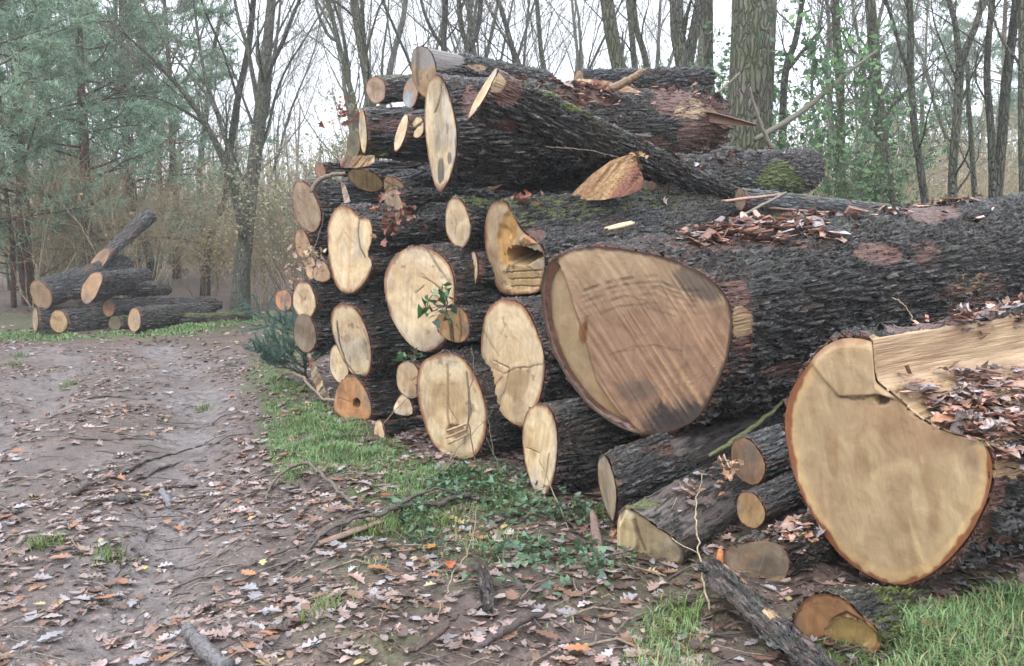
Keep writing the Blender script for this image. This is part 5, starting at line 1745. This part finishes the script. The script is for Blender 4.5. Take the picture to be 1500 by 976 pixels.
# ---- slab of torn bark lying in the foreground
def slab(label, a, b, wid, thick, col, seed, mat='chip', taper=0, cat='bark', name='bark_slab', up=0.0, curl=.35, n=(60, 16), parts=(), roll=0.0, group=None):
    a, b = np.asarray(a, float), np.asarray(b, float)
    rng = np.random.default_rng(seed)
    d = unit(b - a)
    s = unit(np.cross(d, [0, 0, 1]))
    u = np.cross(s, d)
    s, u = s * math.cos(roll) + u * math.sin(roll), u * math.cos(roll) - s * math.sin(roll)
    L = np.linalg.norm(b - a)
    I, J = np.meshgrid(np.linspace(0, 1, n[0]), np.linspace(-1, 1, n[1]), indexing='ij')
    p3 = np.stack([I.ravel() * L * 6, J.ravel() * wid * 60, I.ravel() * 0 + seed], 1)
    rid = fbm(p3, seed, 4).reshape(I.shape)
    endn = fbm(np.stack([J.ravel() * 4, J.ravel() * 0 + seed, I.ravel().round() * 9], 1), seed + 1, 3).reshape(I.shape)
    w = wid * (1 + .22 * fbm(np.stack([I.ravel() * 5, I.ravel() * 0 + np.sign(J.ravel()) * 3, I.ravel() * 0 + seed], 1), seed + 2, 3).reshape(I.shape)) * np.sin(math.pi * np.clip(I, .04, .96)) ** .16
    w = w * (1 - taper * I)
    II = I + .07 * endn * (np.abs(I - .5) * 2) ** 4
    top = a + II[..., None] * L * d + (J * w)[..., None] * s + (curl * wid * (1 - J ** 2) + thick * .5 + thick * .55 * rid)[..., None] * u
    bot = a + II[..., None] * L * d + (J * w * .96)[..., None] * s + (curl * wid * (1 - J ** 2) - thick * .5)[..., None] * u
    V = np.concatenate([top.reshape(-1, 3), bot.reshape(-1, 3)])
    c = np.asarray(col, float) * (1 + .6 * rid.reshape(-1, 1))
    for (i0, i1, j0, j1, cc) in parts:
        m = ((I > i0) & (I < i1) & (J + .3 * rid > j0) & (J + .3 * rid < j1)).ravel()
        c[m] = np.asarray(cc) * (1 + .3 * rid.ravel()[m, None])
    c2 = np.tile(np.asarray(col) * 1.4, (len(c), 1))
    k = np.arange(n[0] * n[1]).reshape(n)
    q = np.stack([k[:-1, :-1], k[1:, :-1], k[1:, 1:], k[:-1, 1:]], 2).reshape(-1, 4)
    m = n[0] * n[1]
    F = [q[:, ::-1], q[:, ::1] + m]
    bd = np.concatenate([k[:, 0], k[-1, 1:], k[::-1, -1][1:], k[0, ::-1][1:-1]])
    nx = np.roll(bd, -1)
    F.append(np.stack([bd, nx, nx + m, bd + m], 1))
    g = Geo()
    g.add(V, np.concatenate(F), np.clip(np.concatenate([c, c2]), .01, .8))
    if mat == 'bark':
        from mathutils import Matrix
        mk = np.zeros((g.n, 4))
        mk[:, 3] = .36
        mk[:, 2] = .40
        V0 = np.concatenate(g.v)
        for (i0, i1, j0, j1, cc) in parts:
            mm = ((I > i0) & (I < i1) & (J + .5 * rid > j0) & (J + .5 * rid < j1)).ravel()
            mk[:m][mm, 2] = 1.2
            mk[:m][mm, 0] = .55
        g.c = [mk]
        o = g.obj(name, MAT['bark'], extra={'amp': np.full(g.n, .8)})
        Bm = np.stack([d, s, u])
        o.data.vertices.foreach_set('co', ((V0 - a) @ Bm.T).astype(np.float32).ravel())
        o.data.update()
        Mx = np.eye(4)
        Mx[:3, :3] = Bm.T
        Mx[:3, 3] = a
        o.matrix_world = Matrix(Mx.tolist())
    else:
        o = g.obj(name, MAT['chip'])
    tag(o, label, cat, group)
    return o


A_ = ground(1040, 868)
A_[2] += .10
B_ = ground(1215, 1010)
B_[2] += .03
slab('dark purplish slab of torn bark with orange patches lying in the foreground grass', A_, B_, .075, .026, (.10, .078, .075), 5, mat='bark', curl=.35, n=(200, 60), parts=[(0, .22, -1.2, -.55, (.46, .17, .055)), (.52, .60, -.2, .4, (.50, .17, .09))], roll=.25)
P1, P2 = at(1056, 805, 3.45), at(1052, 845, 3.42)
slab('upright orange sliver of inner bark beside the grey brown roundish end', P1, P2, .014, .010, (.45, .16, .05), 6, name='bark_sliver', n=(16, 6))
P1, P2 = ground(560, 775), ground(470, 805)
slab('pale strip of inner bark lying on the edge of the bank', P1 + [0, 0, .04], P2 + [0, 0, .03], .025, .01, (.15, .095, .065), 7, name='bark_strip', n=(24, 8))
P1, P2 = ground(868, 785), ground(880, 828)
slab('small upright slat of bark stuck in the ivy', P1 + [0, 0, .12], P2 + [0, 0, .0], .022, .012, (.17, .11, .09), 8, name='bark_strip', n=(24, 8))
P1, P2 = ground(707, 850), ground(716, 905)
slab('dark bluish stub of bark standing among the leaves', P1 + [0, 0, .03], P2 + [0, 0, .02], .022, .05, (.10, .10, .105), 9, mat='bark', name='bark_stub', n=(24, 10), curl=.6)


def facing(px0, py0, px1, py1, Y0, Y1):
    return at(px0, py0, Y0), at(px1, py1, Y1)


# split wedge leaning on the pile
def wedge(label, pts, Y0, thick, col, seed, name='split_log'):
    P = resample(pts, 60, 0)
    rng = np.random.default_rng(seed)
    F = np.array([at(p[0], p[1], Y0) for p in P])
    c = F.mean(0)
    g = Geo()
    back = unit(c - CAM) * thick
    rows = []
    K = 14
    for r_ in np.linspace(0, 1, K + 1)[1:]:
        rows.append(c + (F - c) * r_)
    V = np.concatenate([c[None]] + rows)
    grain = fbm(np.stack([(V[:, 0] * .80 - V[:, 2] * .6) * 55, (V[:, 0] * .6 + V[:, 2] * .8) * 5, V[:, 0] * 0], 1), seed, 4)
    ridge = fbm(np.stack([(V[:, 0] * .80 - V[:, 2] * .6) * 16, (V[:, 0] * .6 + V[:, 2] * .8) * 2, V[:, 0] * 0], 1), seed + 4, 3)
    V = V - np.array([.25, .9, 0.0]) * (.035 * ridge + .014 * grain)[:, None]
    cc = lerp3(np.tile(np.asarray(col, float), (len(V), 1)), (.17, .06, .035), sstep(.05, .35, ridge))
    cc = lerp3(cc, (.42, .27, .13), sstep(-.1, -.4, ridge) * .7) * (1 + .35 * grain[:, None])
    n = 60
    i0 = np.arange(n)
    i1 = (i0 + 1) % n
    g.add(V, np.concatenate([np.stack([1 + j * n + i0, 1 + (j + 1) * n + i0, 1 + (j + 1) * n + i1, 1 + j * n + i1], 1) for j in range(K - 1)]), np.clip(cc, .01, .8))
    g.f[3].append(np.stack([i0 * 0, 1 + i0, 1 + i1], 1))
    b0 = 1 + (K - 1) * n
    off = g.n
    Bk = V[b0:b0 + n] + back
    g.add(Bk, np.zeros((0, 4), np.int64), (.20, .11, .06))
    g.f[4].append(np.stack([b0 + i0, off + i0, off + i1, b0 + i1], 1))
    off2 = g.n
    g.add([Bk.mean(0)], np.zeros((0, 4), np.int64), (.2, .11, .06))
    g.f[3].append(np.stack([off + i1, off + i0, i0 * 0 + off2], 1))
    o = g.obj(name, MAT['chip'], smooth=False)
    tag(o, label, 'log')
    return o


wedge('split orange brown wedge of heartwood leaning under the crossing dark log', [(830, 292), (845, 276), (868, 254), (895, 235), (922, 226), (932, 232), (943, 262), (940, 278), (915, 288), (880, 293), (850, 294)], 6.05, .28, (.30, .155, .07), 21)
wedge('splintered grey brown shard standing at the back foot of the pile', [(452, 518), (460, 525), (468, 548), (476, 570), (486, 590), (488, 610), (478, 600), (466, 580), (456, 550)], 7.6, .12, (.30, .23, .16), 22, 'wood_shard')
wedge('pale pinkish slat of split wood over the lobed pale end', [(499, 266), (505, 268), (514, 296), (504, 298)], 6.9, .06, (.36, .27, .21), 23, 'wood_shard')
wedge('squared little block of pale wood below the thin pale sliver', [(537, 228), (547, 227), (548, 238), (538, 240)], 7.3, .08, (.5, .4, .28), 24, 'wood_block')
wedge('brown board end lying behind the squared little block', [(498, 232), (530, 227), (546, 231), (546, 242), (520, 246), (500, 246)], 7.8, .3, (.22, .14, .09), 25, 'wood_board')
wedge('long pale strip of stripped wood on the back of the large top log', [(822, 120), (850, 115), (890, 119), (925, 128), (943, 136), (900, 134), (860, 129)], 7.0, .08, (.42, .29, .18), 26, 'wood_shard')

# broken splinter and stub
def air_stick(label, pts, Y, r, col, name='broken_branch', Y1=None, group=None, cat='branch', k=7, mat='stick'):
    m = len(pts)
    Y1 = Y if Y1 is None else Y1
    P = smooth_path([at(p[0], p[1], Y + (Y1 - Y) * i / (m - 1)) for i, p in enumerate(pts)], 18)
    P += RNG.normal(0, .003, P.shape)
    g = Geo()
    add_tube(g, P, np.interp(np.linspace(0, 1, 18), np.linspace(0, 1, len(r)), r), k, col)
    o = g.obj(name, MAT[mat])
    tag(o, label, cat, group)
    return o


air_stick('short brown broken branch stub lying on top of the pile', [(893, 131), (910, 124), (928, 114), (940, 105), (948, 101)], 6.7, [.035, .032, .03, .022, .004], (.20, .12, .06))
slab('pointed splinter sticking out from the broken red brown log end', at(1030, 170, 7.7), at(1110, 184, 7.7), .06, .05, (.085, .042, .024), 44, name='broken_splinter', cat='splinter', taper=.85, roll=1.2, n=(50, 12), curl=.5)
air_stick('bare pole leaning against the broadest tree, its foot on the mossy log', [(1098, 128), (1107, 160), (1118, 190), (1132, 220)], 8.9, [.010, .017, .021, .022], (.15, .125, .09))
air_stick('long smooth branch rising from behind the mossy log towards the holly', [(1105, 205), (1140, 185), (1180, 160), (1215, 130), (1250, 100), (1285, 74)], 9.6, [.03, .036, .034, .03, .024, .012], (.115, .105, .07), Y1=10.5)
air_stick('thin pale twig poking up beside the broken log end', [(1052, 135), (1064, 125), (1084, 106)], 7.9, [.012, .010, .006], (.22, .17, .12))
air_stick('bright mossy branch lying along the dark squared log', [(1040, 666), (1062, 655), (1085, 638), (1108, 622), (1130, 604), (1146, 588)], 4.05, [.008, .013, .015, .013, .012, .008], (.12, .135, .045), mat='stick', Y1=4.75)
air_stick('thin dry twig arching out of the gap below the giant pinkish log', [(1308, 437), (1318, 442), (1328, 450), (1334, 462), (1336, 470)], 4.6, [.003, .004, .004, .005], (.35, .27, .18))
air_stick('curved barkless root lying over the olive brown oval end', [(456, 282), (463, 268), (475, 260), (490, 256), (506, 255)], 7.3, [.02, .022, .02, .016], (.16, .12, .08))
air_stick('thin grey twig crossing the crack of the pale slanting end', [(494, 470), (497, 500), (505, 525), (512, 545)], 6.55, [.004, .004, .003], (.12, .09, .06))
air_stick('thin upright bramble stem in front of the upright oval end', [(700, 690), (690, 640), (686, 590), (694, 540), (690, 510)], 5.2, [.004, .004, .003, .002], (.15, .11, .07))

for lab, pts in [('dry twig crossing the lower part of the upright oval end', [(648, 690), (672, 655), (700, 628), (722, 600)]), ('thin dry stem standing between the upright oval end and the front corner', [(735, 705), (722, 660), (716, 620), (708, 585)]),
                 ('bent dry stem leaning on the dark gap beside the front corner', [(775, 760), (758, 720), (736, 690), (712, 640)]), ('thin dark twig in front of the tan cut corner', [(560, 625), (582, 598), (604, 580), (622, 572)]),
                 ('wispy twig in front of the grey brown oval end', [(452, 385), (462, 360), (470, 335), (474, 312)]), ('thin twig sticking out above the split wedge', [(800, 216), (845, 218), (890, 226), (930, 240)])]:
    air_stick(lab, pts, 5.0 if pts[0][1] > 560 else 5.7, [.003, .0028, .002, .0012], (.19, .145, .10), name='dry_twig', group='dry twigs caught on the pile')

for i, (a, b) in enumerate([((685, 621), (655, 632)), ((684, 629), (654, 642)), ((686, 636), (658, 650))]):
    slab('torn splinter of wood standing off the lower half of the upright oval end', at(*a, 5.44), at(*b, 5.44), .010, .010, (.33, .22, .125), 80 + i, name='wood_splinter', cat='splinter', group='splinters on the upright oval end', n=(16, 6), taper=.6)

# ---- ivy sprig and dead leaf clusters hanging on the pile
def leaf_cluster(label, px, py, Y, n, spread, size, cols, name, cat='leaves', tpl=OAK2, stem=None, seed=1, mat='leaf'):
    rng = np.random.default_rng(seed)
    c = at(px, py, Y)
    P = c + rng.normal(0, 1, (n, 3)) * spread
    g = Geo()
    cols = np.asarray(cols, float)
    scatter(g, tpl, P, size * (.6 + .7 * rng.random(n)), cols[rng.integers(0, len(cols), n)] * (.7 + .5 * rng.random((n, 1))), rng, 1.1, .7)
    prisms(g, np.tile(c, (n, 1)), P, np.full(n, .0022), np.full(n, .0015), 3, (.12, .08, .05))
    if stem:
        q = smooth_path([at(a, b, Y + d) for a, b, d in stem], 14)
        add_tube(g, q, np.full(14, .004), 5, (.10, .08, .05))
    o = g.obj(name, MAT[mat])
    tag(o, label, cat)
    return o


RED = [(.27, .085, .05), (.22, .10, .065), (.30, .14, .09), (.17, .06, .04)]
leaf_cluster('cluster of curled red brown oak leaves hanging in front of the lobed pale end', 577, 322, 6.3, 46, (.085, .05, .08), .075, RED, 'leaf_cluster', seed=2)
leaf_cluster('sprig of red dead oak leaves sticking out behind the thin pale sliver', 510, 168, 8.0, 22, (.09, .05, .08), .075, RED, 'leaf_cluster', seed=3)
leaf_cluster('pinkish dead leaves caught between the small back ends', 434, 388, 8.0, 26, (.09, .05, .10), .08, [(.45, .30, .24), (.36, .22, .16)], 'leaf_cluster', seed=4)
leaf_cluster('tan dead leaves above the brown rounded triangular end', 466, 370, 7.6, 16, (.07, .04, .05), .075, [(.48, .36, .24), (.40, .28, .18)], 'leaf_cluster', seed=5)
leaf_cluster('red dead leaves on the mossy topped log', 775, 291, 5.5, 10, (.06, .05, .02), .07, RED, 'leaf_cluster', seed=6)
leaf_cluster('dead leaves and twigs caught on the split wedge', 935, 228, 6.0, 10, (.07, .05, .03), .06, [(.40, .24, .10), (.34, .18, .08)], 'leaf_cluster', seed=7)
leaf_cluster('brown leaf clump at the foot of the dark oval end', 1068, 690, 3.75, 12, (.03, .03, .03), .055, [(.36, .20, .12), (.45, .30, .20)], 'leaf_cluster', seed=8)
leaf_cluster('green ivy sprig hanging over the large round pale end', 652, 447, 5.3, 26, (.075, .03, .06), .055, [(.04, .10, .04), (.06, .15, .05), (.04, .08, .05)], 'ivy_sprig', 'ivy', IVYL, [(618, 405, 0), (640, 418, -.05), (655, 440, -.05), (650, 470, 0)], 9, 'ivy')
leaf_cluster('three ivy leaves dangling on the pale round face', 624, 444, 5.35, 5, (.02, .01, .045), .06, [(.045, .14, .04)], 'ivy_sprig', 'ivy', IVYL, [(640, 425, 0), (628, 440, 0), (625, 455, 0)], 10, 'ivy')
leaf_cluster('dark ivy sprig above the upright oval end', 606, 521, 5.5, 12, (.05, .03, .02), .05, [(.04, .10, .04), (.06, .13, .05)], 'ivy_sprig', 'ivy', IVYL, None, 11, 'ivy')
leaf_cluster('bright green seedling on the muddy edge of the track', 480, 900, 3.72, 12, (.045, .04, .02), .05, [(.07, .22, .05), (.10, .30, .07)], 'green_seedling', 'plant', OVAL, None, 12, 'ivy')

# ---- little conifer at the back foot of the pile
def little_conifer():
    rng = np.random.default_rng(9)
    b = ground(447, 562)
    root = empty('young_conifer', b)
    tag(root, 'little blue green conifer at the back foot of the big pile', 'tree')
    out = []
    for k in range(20):
        a = rng.random() * 6.283
        grow(rng, (0, 0, .05 + .5 * rng.random()), (math.cos(a), math.sin(a), .5), .45 + .25 * rng.random(), .006, 1, 2, (5, 6, 4), out, up=.05, wig=.12, kids=(0, 0, 9, 6))
    g = Geo()
    add_tube(g, [(0, 0, -.05), (.02, 0, .4), (.03, .02, .95)], [.015, .012, .005], 6)
    segs_to(g, [s for s in out if s[4] == 1], 4, (1, 1, 1))
    g.obj('trunk', MAT['trunk_pine'], root)
    g = Geo()
    A0 = np.array([s[0] for s in out])
    A1 = np.array([s[1] for s in out])
    m = 26
    t = rng.random((len(A0), m, 1))
    T = (A0[:, None] * (1 - t) + A1[:, None] * t).reshape(-1, 3)
    n = len(T)
    dv = np.repeat((A1 - A0) / (np.linalg.norm(A1 - A0, axis=1)[:, None] + 1e-9), m, 0) * .8 + rng.normal(0, .5, (n, 3))
    dv /= np.linalg.norm(dv, axis=1)[:, None]
    s = np.cross(dv, rng.normal(0, 1, (n, 3)))
    s /= np.linalg.norm(s, axis=1)[:, None]
    V = np.stack([T - s * .003, T + s * .003, T + dv * .05], 1).reshape(-1, 3)
    c = np.array([(.10, .17, .14)]) * (.6 + .8 * rng.random((n, 1)))
    g.add(V, np.arange(n * 3).reshape(-1, 3), np.repeat(c, 3, 0))
    g.obj('crown', MAT['fol'], root, smooth=False)


little_conifer()

# ---- bark chips and litter on the backs of the logs
def chips(label, recs, n, name='bark_litter', seed=1, size=(.02, .09), leafn=0):
    rng = np.random.default_rng(seed)
    g = Geo()
    tp = np.array([[-.5, -.5, 0], [.5, -.42, 0], [.47, .5, 0], [-.48, .42, 0], [-.45, -.4, .3], [.43, -.32, .34], [.4, .4, .3], [-.42, .33, .33]])
    fq = np.array([[4, 5, 6, 7], [0, 1, 5, 4], [1, 2, 6, 5], [2, 3, 7, 6], [3, 0, 4, 7]])
    pc = 1.75 * np.array([(.11, .05, .038), (.18, .095, .07), (.28, .185, .15), (.06, .042, .036), (.21, .175, .175), (.24, .13, .08), (.15, .08, .06)])
    for rec, box, k, up in recs:
        P = on_log(rec, k, box, rng, up)
        if not len(P):
            continue
        ax = rec['ax']
        base = math.atan2(ax[1], ax[0])
        m = len(P)
        P = P + np.array([0, 0, .016])
        el = np.where(rng.random(m) < .5, .28, .6)[:, None]
        s = size[0] + (size[1] - size[0]) * rng.random(m) ** 2.5
        for e in (.22, .45):
            kk = rng.random(m) < .5
            scatter(g, (tp * [1, e, .35], fq), P[kk], s[kk], pc[rng.integers(0, len(pc), kk.sum())] * (.6 + .7 * rng.random((kk.sum(), 1))), rng, .35, .5, rz=base + rng.normal(0, .9, kk.sum()))
        if leafn:
            Q = on_log(rec, leafn, box, rng, up) + np.array([0, 0, .03])
            scatter(g, OAK2, Q, .05 + .04 * rng.random(len(Q)), pal(len(Q), rng), rng, .35, .6)
    o = g.obj(name, MAT['chip'], smooth=False)
    kind(o, 'stuff')
    tag(o, label, 'bark litter')


chips('red brown bark chips heaped on the back of the giant pinkish log', [(e1, (985, 280, 1260, 360), 900, .5), (e1, (840, 280, 1260, 372), 240, .55), (e1, (1250, 270, 1460, 330), 130, .6)], 0, seed=31, leafn=22, size=(.025, .15))
chips('red brown crumbs of bark on top of the large top log', [(a5, (690, 90, 1065, 190), 900, .4), (a6, (900, 160, 1080, 300), 60, .6), (a9, (1000, 200, 1150, 260), 60, .5)], 0, seed=32, leafn=16, size=(.02, .13))
chips('shredded bark and dead leaves lying in the split of the giant notched log', [(gl, (1290, 540, 1640, 720), 1300, -.3), (gl, (1300, 548, 1480, 660), 420, -.3), (gl, (1290, 440, 1600, 500), 160, .4)], 0, seed=33, leafn=60, size=(.012, .12))
chips('crumbs and leaves caught on the lower logs at the right', [(d9, (990, 690, 1120, 760), 60, .5), (d8, (1000, 560, 1150, 640), 40, .6), (d12, (1080, 740, 1260, 830), 220, .2), (c14, (900, 270, 1100, 320), 50, .5)], 0, seed=34, leafn=10, size=(.015, .07))

BK = 'larger strips of bark on the giant pinkish log'
for i, (a, b, w, col, lab) in enumerate([
    ((1008, 360, 5.0), (1058, 326, 5.3), .035, (.16, .12, .125), 'broad purplish strip of bark hanging over the edge of the giant pinkish log'),
    ((1088, 318, 5.3), (1100, 352, 5.1), .028, (.44, .29, .23), 'pale pink strip of inner bark pointing down the giant pinkish log'),
    ((1106, 316, 5.4), (1125, 345, 5.2), .026, (.34, .19, .15), 'reddish strip of bark beside the pale pink one'),
    ((1130, 310, 5.7), (1258, 322, 5.9), .014, (.17, .09, .07), 'long thin dark strip of bark along the back of the giant pinkish log'),
    ((888, 342, 5.0), (925, 333, 5.2), .03, (.50, .36, .22), 'squared chip of light wood on the giant pinkish log near its face'),
    ((1098, 372, 4.95), (1112, 360, 5.05), .035, (.50, .31, .22), 'pinkish leaf like flake lowest on the giant pinkish log'),
    ((1070, 330, 5.2), (1150, 288, 5.9), .010, (.13, .10, .07), 'thin twig lying across the bark chips'),
    ((1060, 300, 6.0), (1140, 290, 6.3), .022, (.30, .17, .13), 'flat red brown bark strip at the back of the chip heap'),
    ((1400, 470, 4.35), (1498, 448, 4.75), .018, (.44, .24, .16), 'curved orange strip of bark on the ridge of the giant notched log'),
    ((1415, 545, 3.75), (1500, 528, 3.9), .022, (.10, .085, .08), 'dark stick lying in the split of the giant notched log'),
]):
    slab(lab, at(*a) + [0, 0, .02], at(*b) + [0, 0, .02], w, .012, col, 50 + i, name='bark_strip', n=(30, 8), group=BK if i < 8 else None, curl=.4)

# ---- fallen leaves large enough to be told apart
LG = {}
LEAVES = [
    ((40, 745), .075, (.45, .42, .43), 'silvery grey oak leaf flat on the mud at the outer edge of the track'),
]
kinds_ = [('pale pinkish oak leaf lying on the wet mud', (.36, .265, .235), 'pale pinkish fallen leaves',
           [(720, 695), (730, 800), (70, 792), (700, 945), (620, 755), (655, 700), (868, 745), (890, 845), (600, 858), (870, 700)]),
          ('grey silvery oak leaf lying face down on the mud', (.25, .24, .255), 'silvery grey fallen leaves',
           [(375, 880), (300, 622), (365, 870), (395, 905), (490, 805), (500, 812), (560, 800), (75, 940), (195, 890)]),
          ('orange brown curled oak leaf on the ground', (.32, .145, .065), 'orange brown fallen leaves',
           [(290, 600), (690, 690), (245, 770), (88, 825), (365, 848), (180, 860), (555, 840), (845, 960), (150, 885)]),
          ('dull brown oak leaf lying on the ground', (.19, .11, .075), 'dull brown fallen leaves',
           [(430, 860), (450, 900), (520, 880), (330, 760), (270, 690), (640, 900), (750, 885), (800, 940), (460, 770)])]
rngl = np.random.default_rng(15)
for lab, col, grp, pts in kinds_:
    for (px, py) in pts:
        P = ground(px, py)
        g = Geo()
        scatter(g, OAK, [[0, 0, 0]], .085 + .03 * rngl.random(), np.array(col) * (.85 + .3 * rngl.random()), rngl, .12, .25)
        o = g.obj('oak_leaf', MAT['leaf'])
        o.location = (P[0], P[1], P[2] + .03)
        tag(o, lab, 'leaf', grp)
for px, py, s, col, lab in [(628, 812, .085, (.55, .24, .05), 'domed bright orange leaf in the middle of the bank'), (660, 837, .08, (.52, .13, .06), 'vivid red leaf right of the domed orange leaf'), (567, 734, .07, (.42, .10, .05), 'dark red leaf by the long forked branch'),
                            (213, 840, .05, (.55, .42, .12), 'small yellow leaf on the track'), (385, 832, .06, (.52, .46, .20), 'pale yellow green leaf where the thin branches meet the track'), (1358, 925, .085, (.38, .20, .11), 'upright brown oak leaf in the long grass under the notched log'),
                            (1450, 605, .085, (.50, .23, .08), 'bright orange leaf on the debris in the split of the notched log'), (630, 868, .06, (.55, .52, .30), 'pale cream leaf near the dark bluish stub')]:
    g = Geo()
    if py == 605:
        P = at(1450, 605, 3.6)
    else:
        P = ground(px, py)
    scatter(g, OAK2, [[0, 0, 0]], s, np.array(col) * .75, rngl, .12, .22)
    o = g.obj('fallen_leaf', MAT['leaf'])
    o.location = (P[0], P[1], P[2] + .035)
    tag(o, lab, 'leaf')

# ---- air and light
hz = Geo()
x0, x1, y0, y1, z0, z1 = -85, 85, -12, 110, -2, 26
hv = np.array([(x, y, z) for z in (z0, z1) for y in (y0, y1) for x in (x0, x1)], float)
hz.add(hv, [[0, 2, 3, 1], [4, 5, 7, 6], [0, 1, 5, 4], [2, 6, 7, 3], [0, 4, 6, 2], [1, 3, 7, 5]])
HM = bpy.data.materials.new('haze')
HM.use_nodes = True
HM.node_tree.nodes.clear()
ho = HM.node_tree.nodes.new('ShaderNodeOutputMaterial')
hvn = HM.node_tree.nodes.new('ShaderNodeVolumePrincipled')
hvn.inputs['Color'].default_value = (.95, .975, .99, 1)
hvn.inputs['Density'].default_value = HAZE
hvn.inputs['Anisotropy'].default_value = .3
HM.node_tree.links.new(hvn.outputs[0], ho.inputs['Volume'])
if HAZE > 0:
    h = hz.obj('haze', HM, smooth=False)
    kind(h, 'stuff')
    tag(h, 'pale damp air hanging in the wood', 'haze')

w = bpy.data.worlds.new('World')
SC.world = w
w.use_nodes = True
nt = w.node_tree
nt.nodes.clear()
wo = nt.nodes.new('ShaderNodeOutputWorld')
bg = nt.nodes.new('ShaderNodeBackground')
sky = nt.nodes.new('ShaderNodeTexSky')
sky.sky_type = 'NISHITA'
sky.sun_disc = False
sky.sun_elevation = math.radians(48)
sky.sun_rotation = math.radians(-150)
sky.dust_density = 3
mx = nt.nodes.new('ShaderNodeMix')
mx.data_type = 'RGBA'
mx.inputs[0].default_value = .8
mx.inputs[7].default_value = (10.0, 10.6, 11.6, 1)
nt.links.new(sky.outputs[0], mx.inputs[6])
# an overcast sky is brighter overhead than at the horizon
tc = nt.nodes.new('ShaderNodeTexCoord')
sx = nt.nodes.new('ShaderNodeSeparateXYZ')
mr = nt.nodes.new('ShaderNodeMapRange')
mr.inputs['From Min'].default_value, mr.inputs['From Max'].default_value = 0, 1
mr.inputs['To Min'].default_value, mr.inputs['To Max'].default_value = .85, 1.9
vm = nt.nodes.new('ShaderNodeVectorMath')
vm.operation = 'SCALE'
nt.links.new(tc.outputs['Generated'], sx.inputs[0])
nt.links.new(sx.outputs[2], mr.inputs[0])
nt.links.new(mx.outputs[2], vm.inputs[0])
nt.links.new(mr.outputs[0], vm.inputs['Scale'])
nt.links.new(vm.outputs[0], bg.inputs[0])
bg.inputs[1].default_value = .12
nt.links.new(bg.outputs[0], wo.inputs[0])
sl = bpy.data.lights.new('sun', 'SUN')
so = bpy.data.objects.new('sun', sl)
COL.objects.link(so)
sl.energy = 0.7
sl.angle = math.radians(25)
sl.color = (1, .97, .93)
# light from high behind the left shoulder
sd = Vector((-math.sin(math.radians(-150)) * -1, math.cos(math.radians(-150)), 0))
el = math.radians(48)
to_sun = Vector((math.sin(math.radians(-150)) * math.cos(el), math.cos(math.radians(-150)) * math.cos(el), math.sin(el)))
so.rotation_euler = to_sun.to_track_quat('Z', 'Y').to_euler()
SC.view_settings.view_transform = 'Standard'
SC.view_settings.look = 'None'
SC.view_settings.exposure = EXPOSURE
SC.view_settings.gamma = 1
SC.view_settings.use_curve_mapping = False
SC.render.engine = 'CYCLES'
cy = SC.cycles
cy.max_bounces = 5
cy.diffuse_bounces = 3
cy.glossy_bounces = 2
cy.transmission_bounces = 2
cy.volume_bounces = 2
cy.transparent_max_bounces = 8
cy.use_adaptive_sampling = True
cy.adaptive_threshold = .02
cy.use_denoising = True
cy.denoiser = 'OPENIMAGEDENOISE'
cy.sample_clamp_indirect = 5
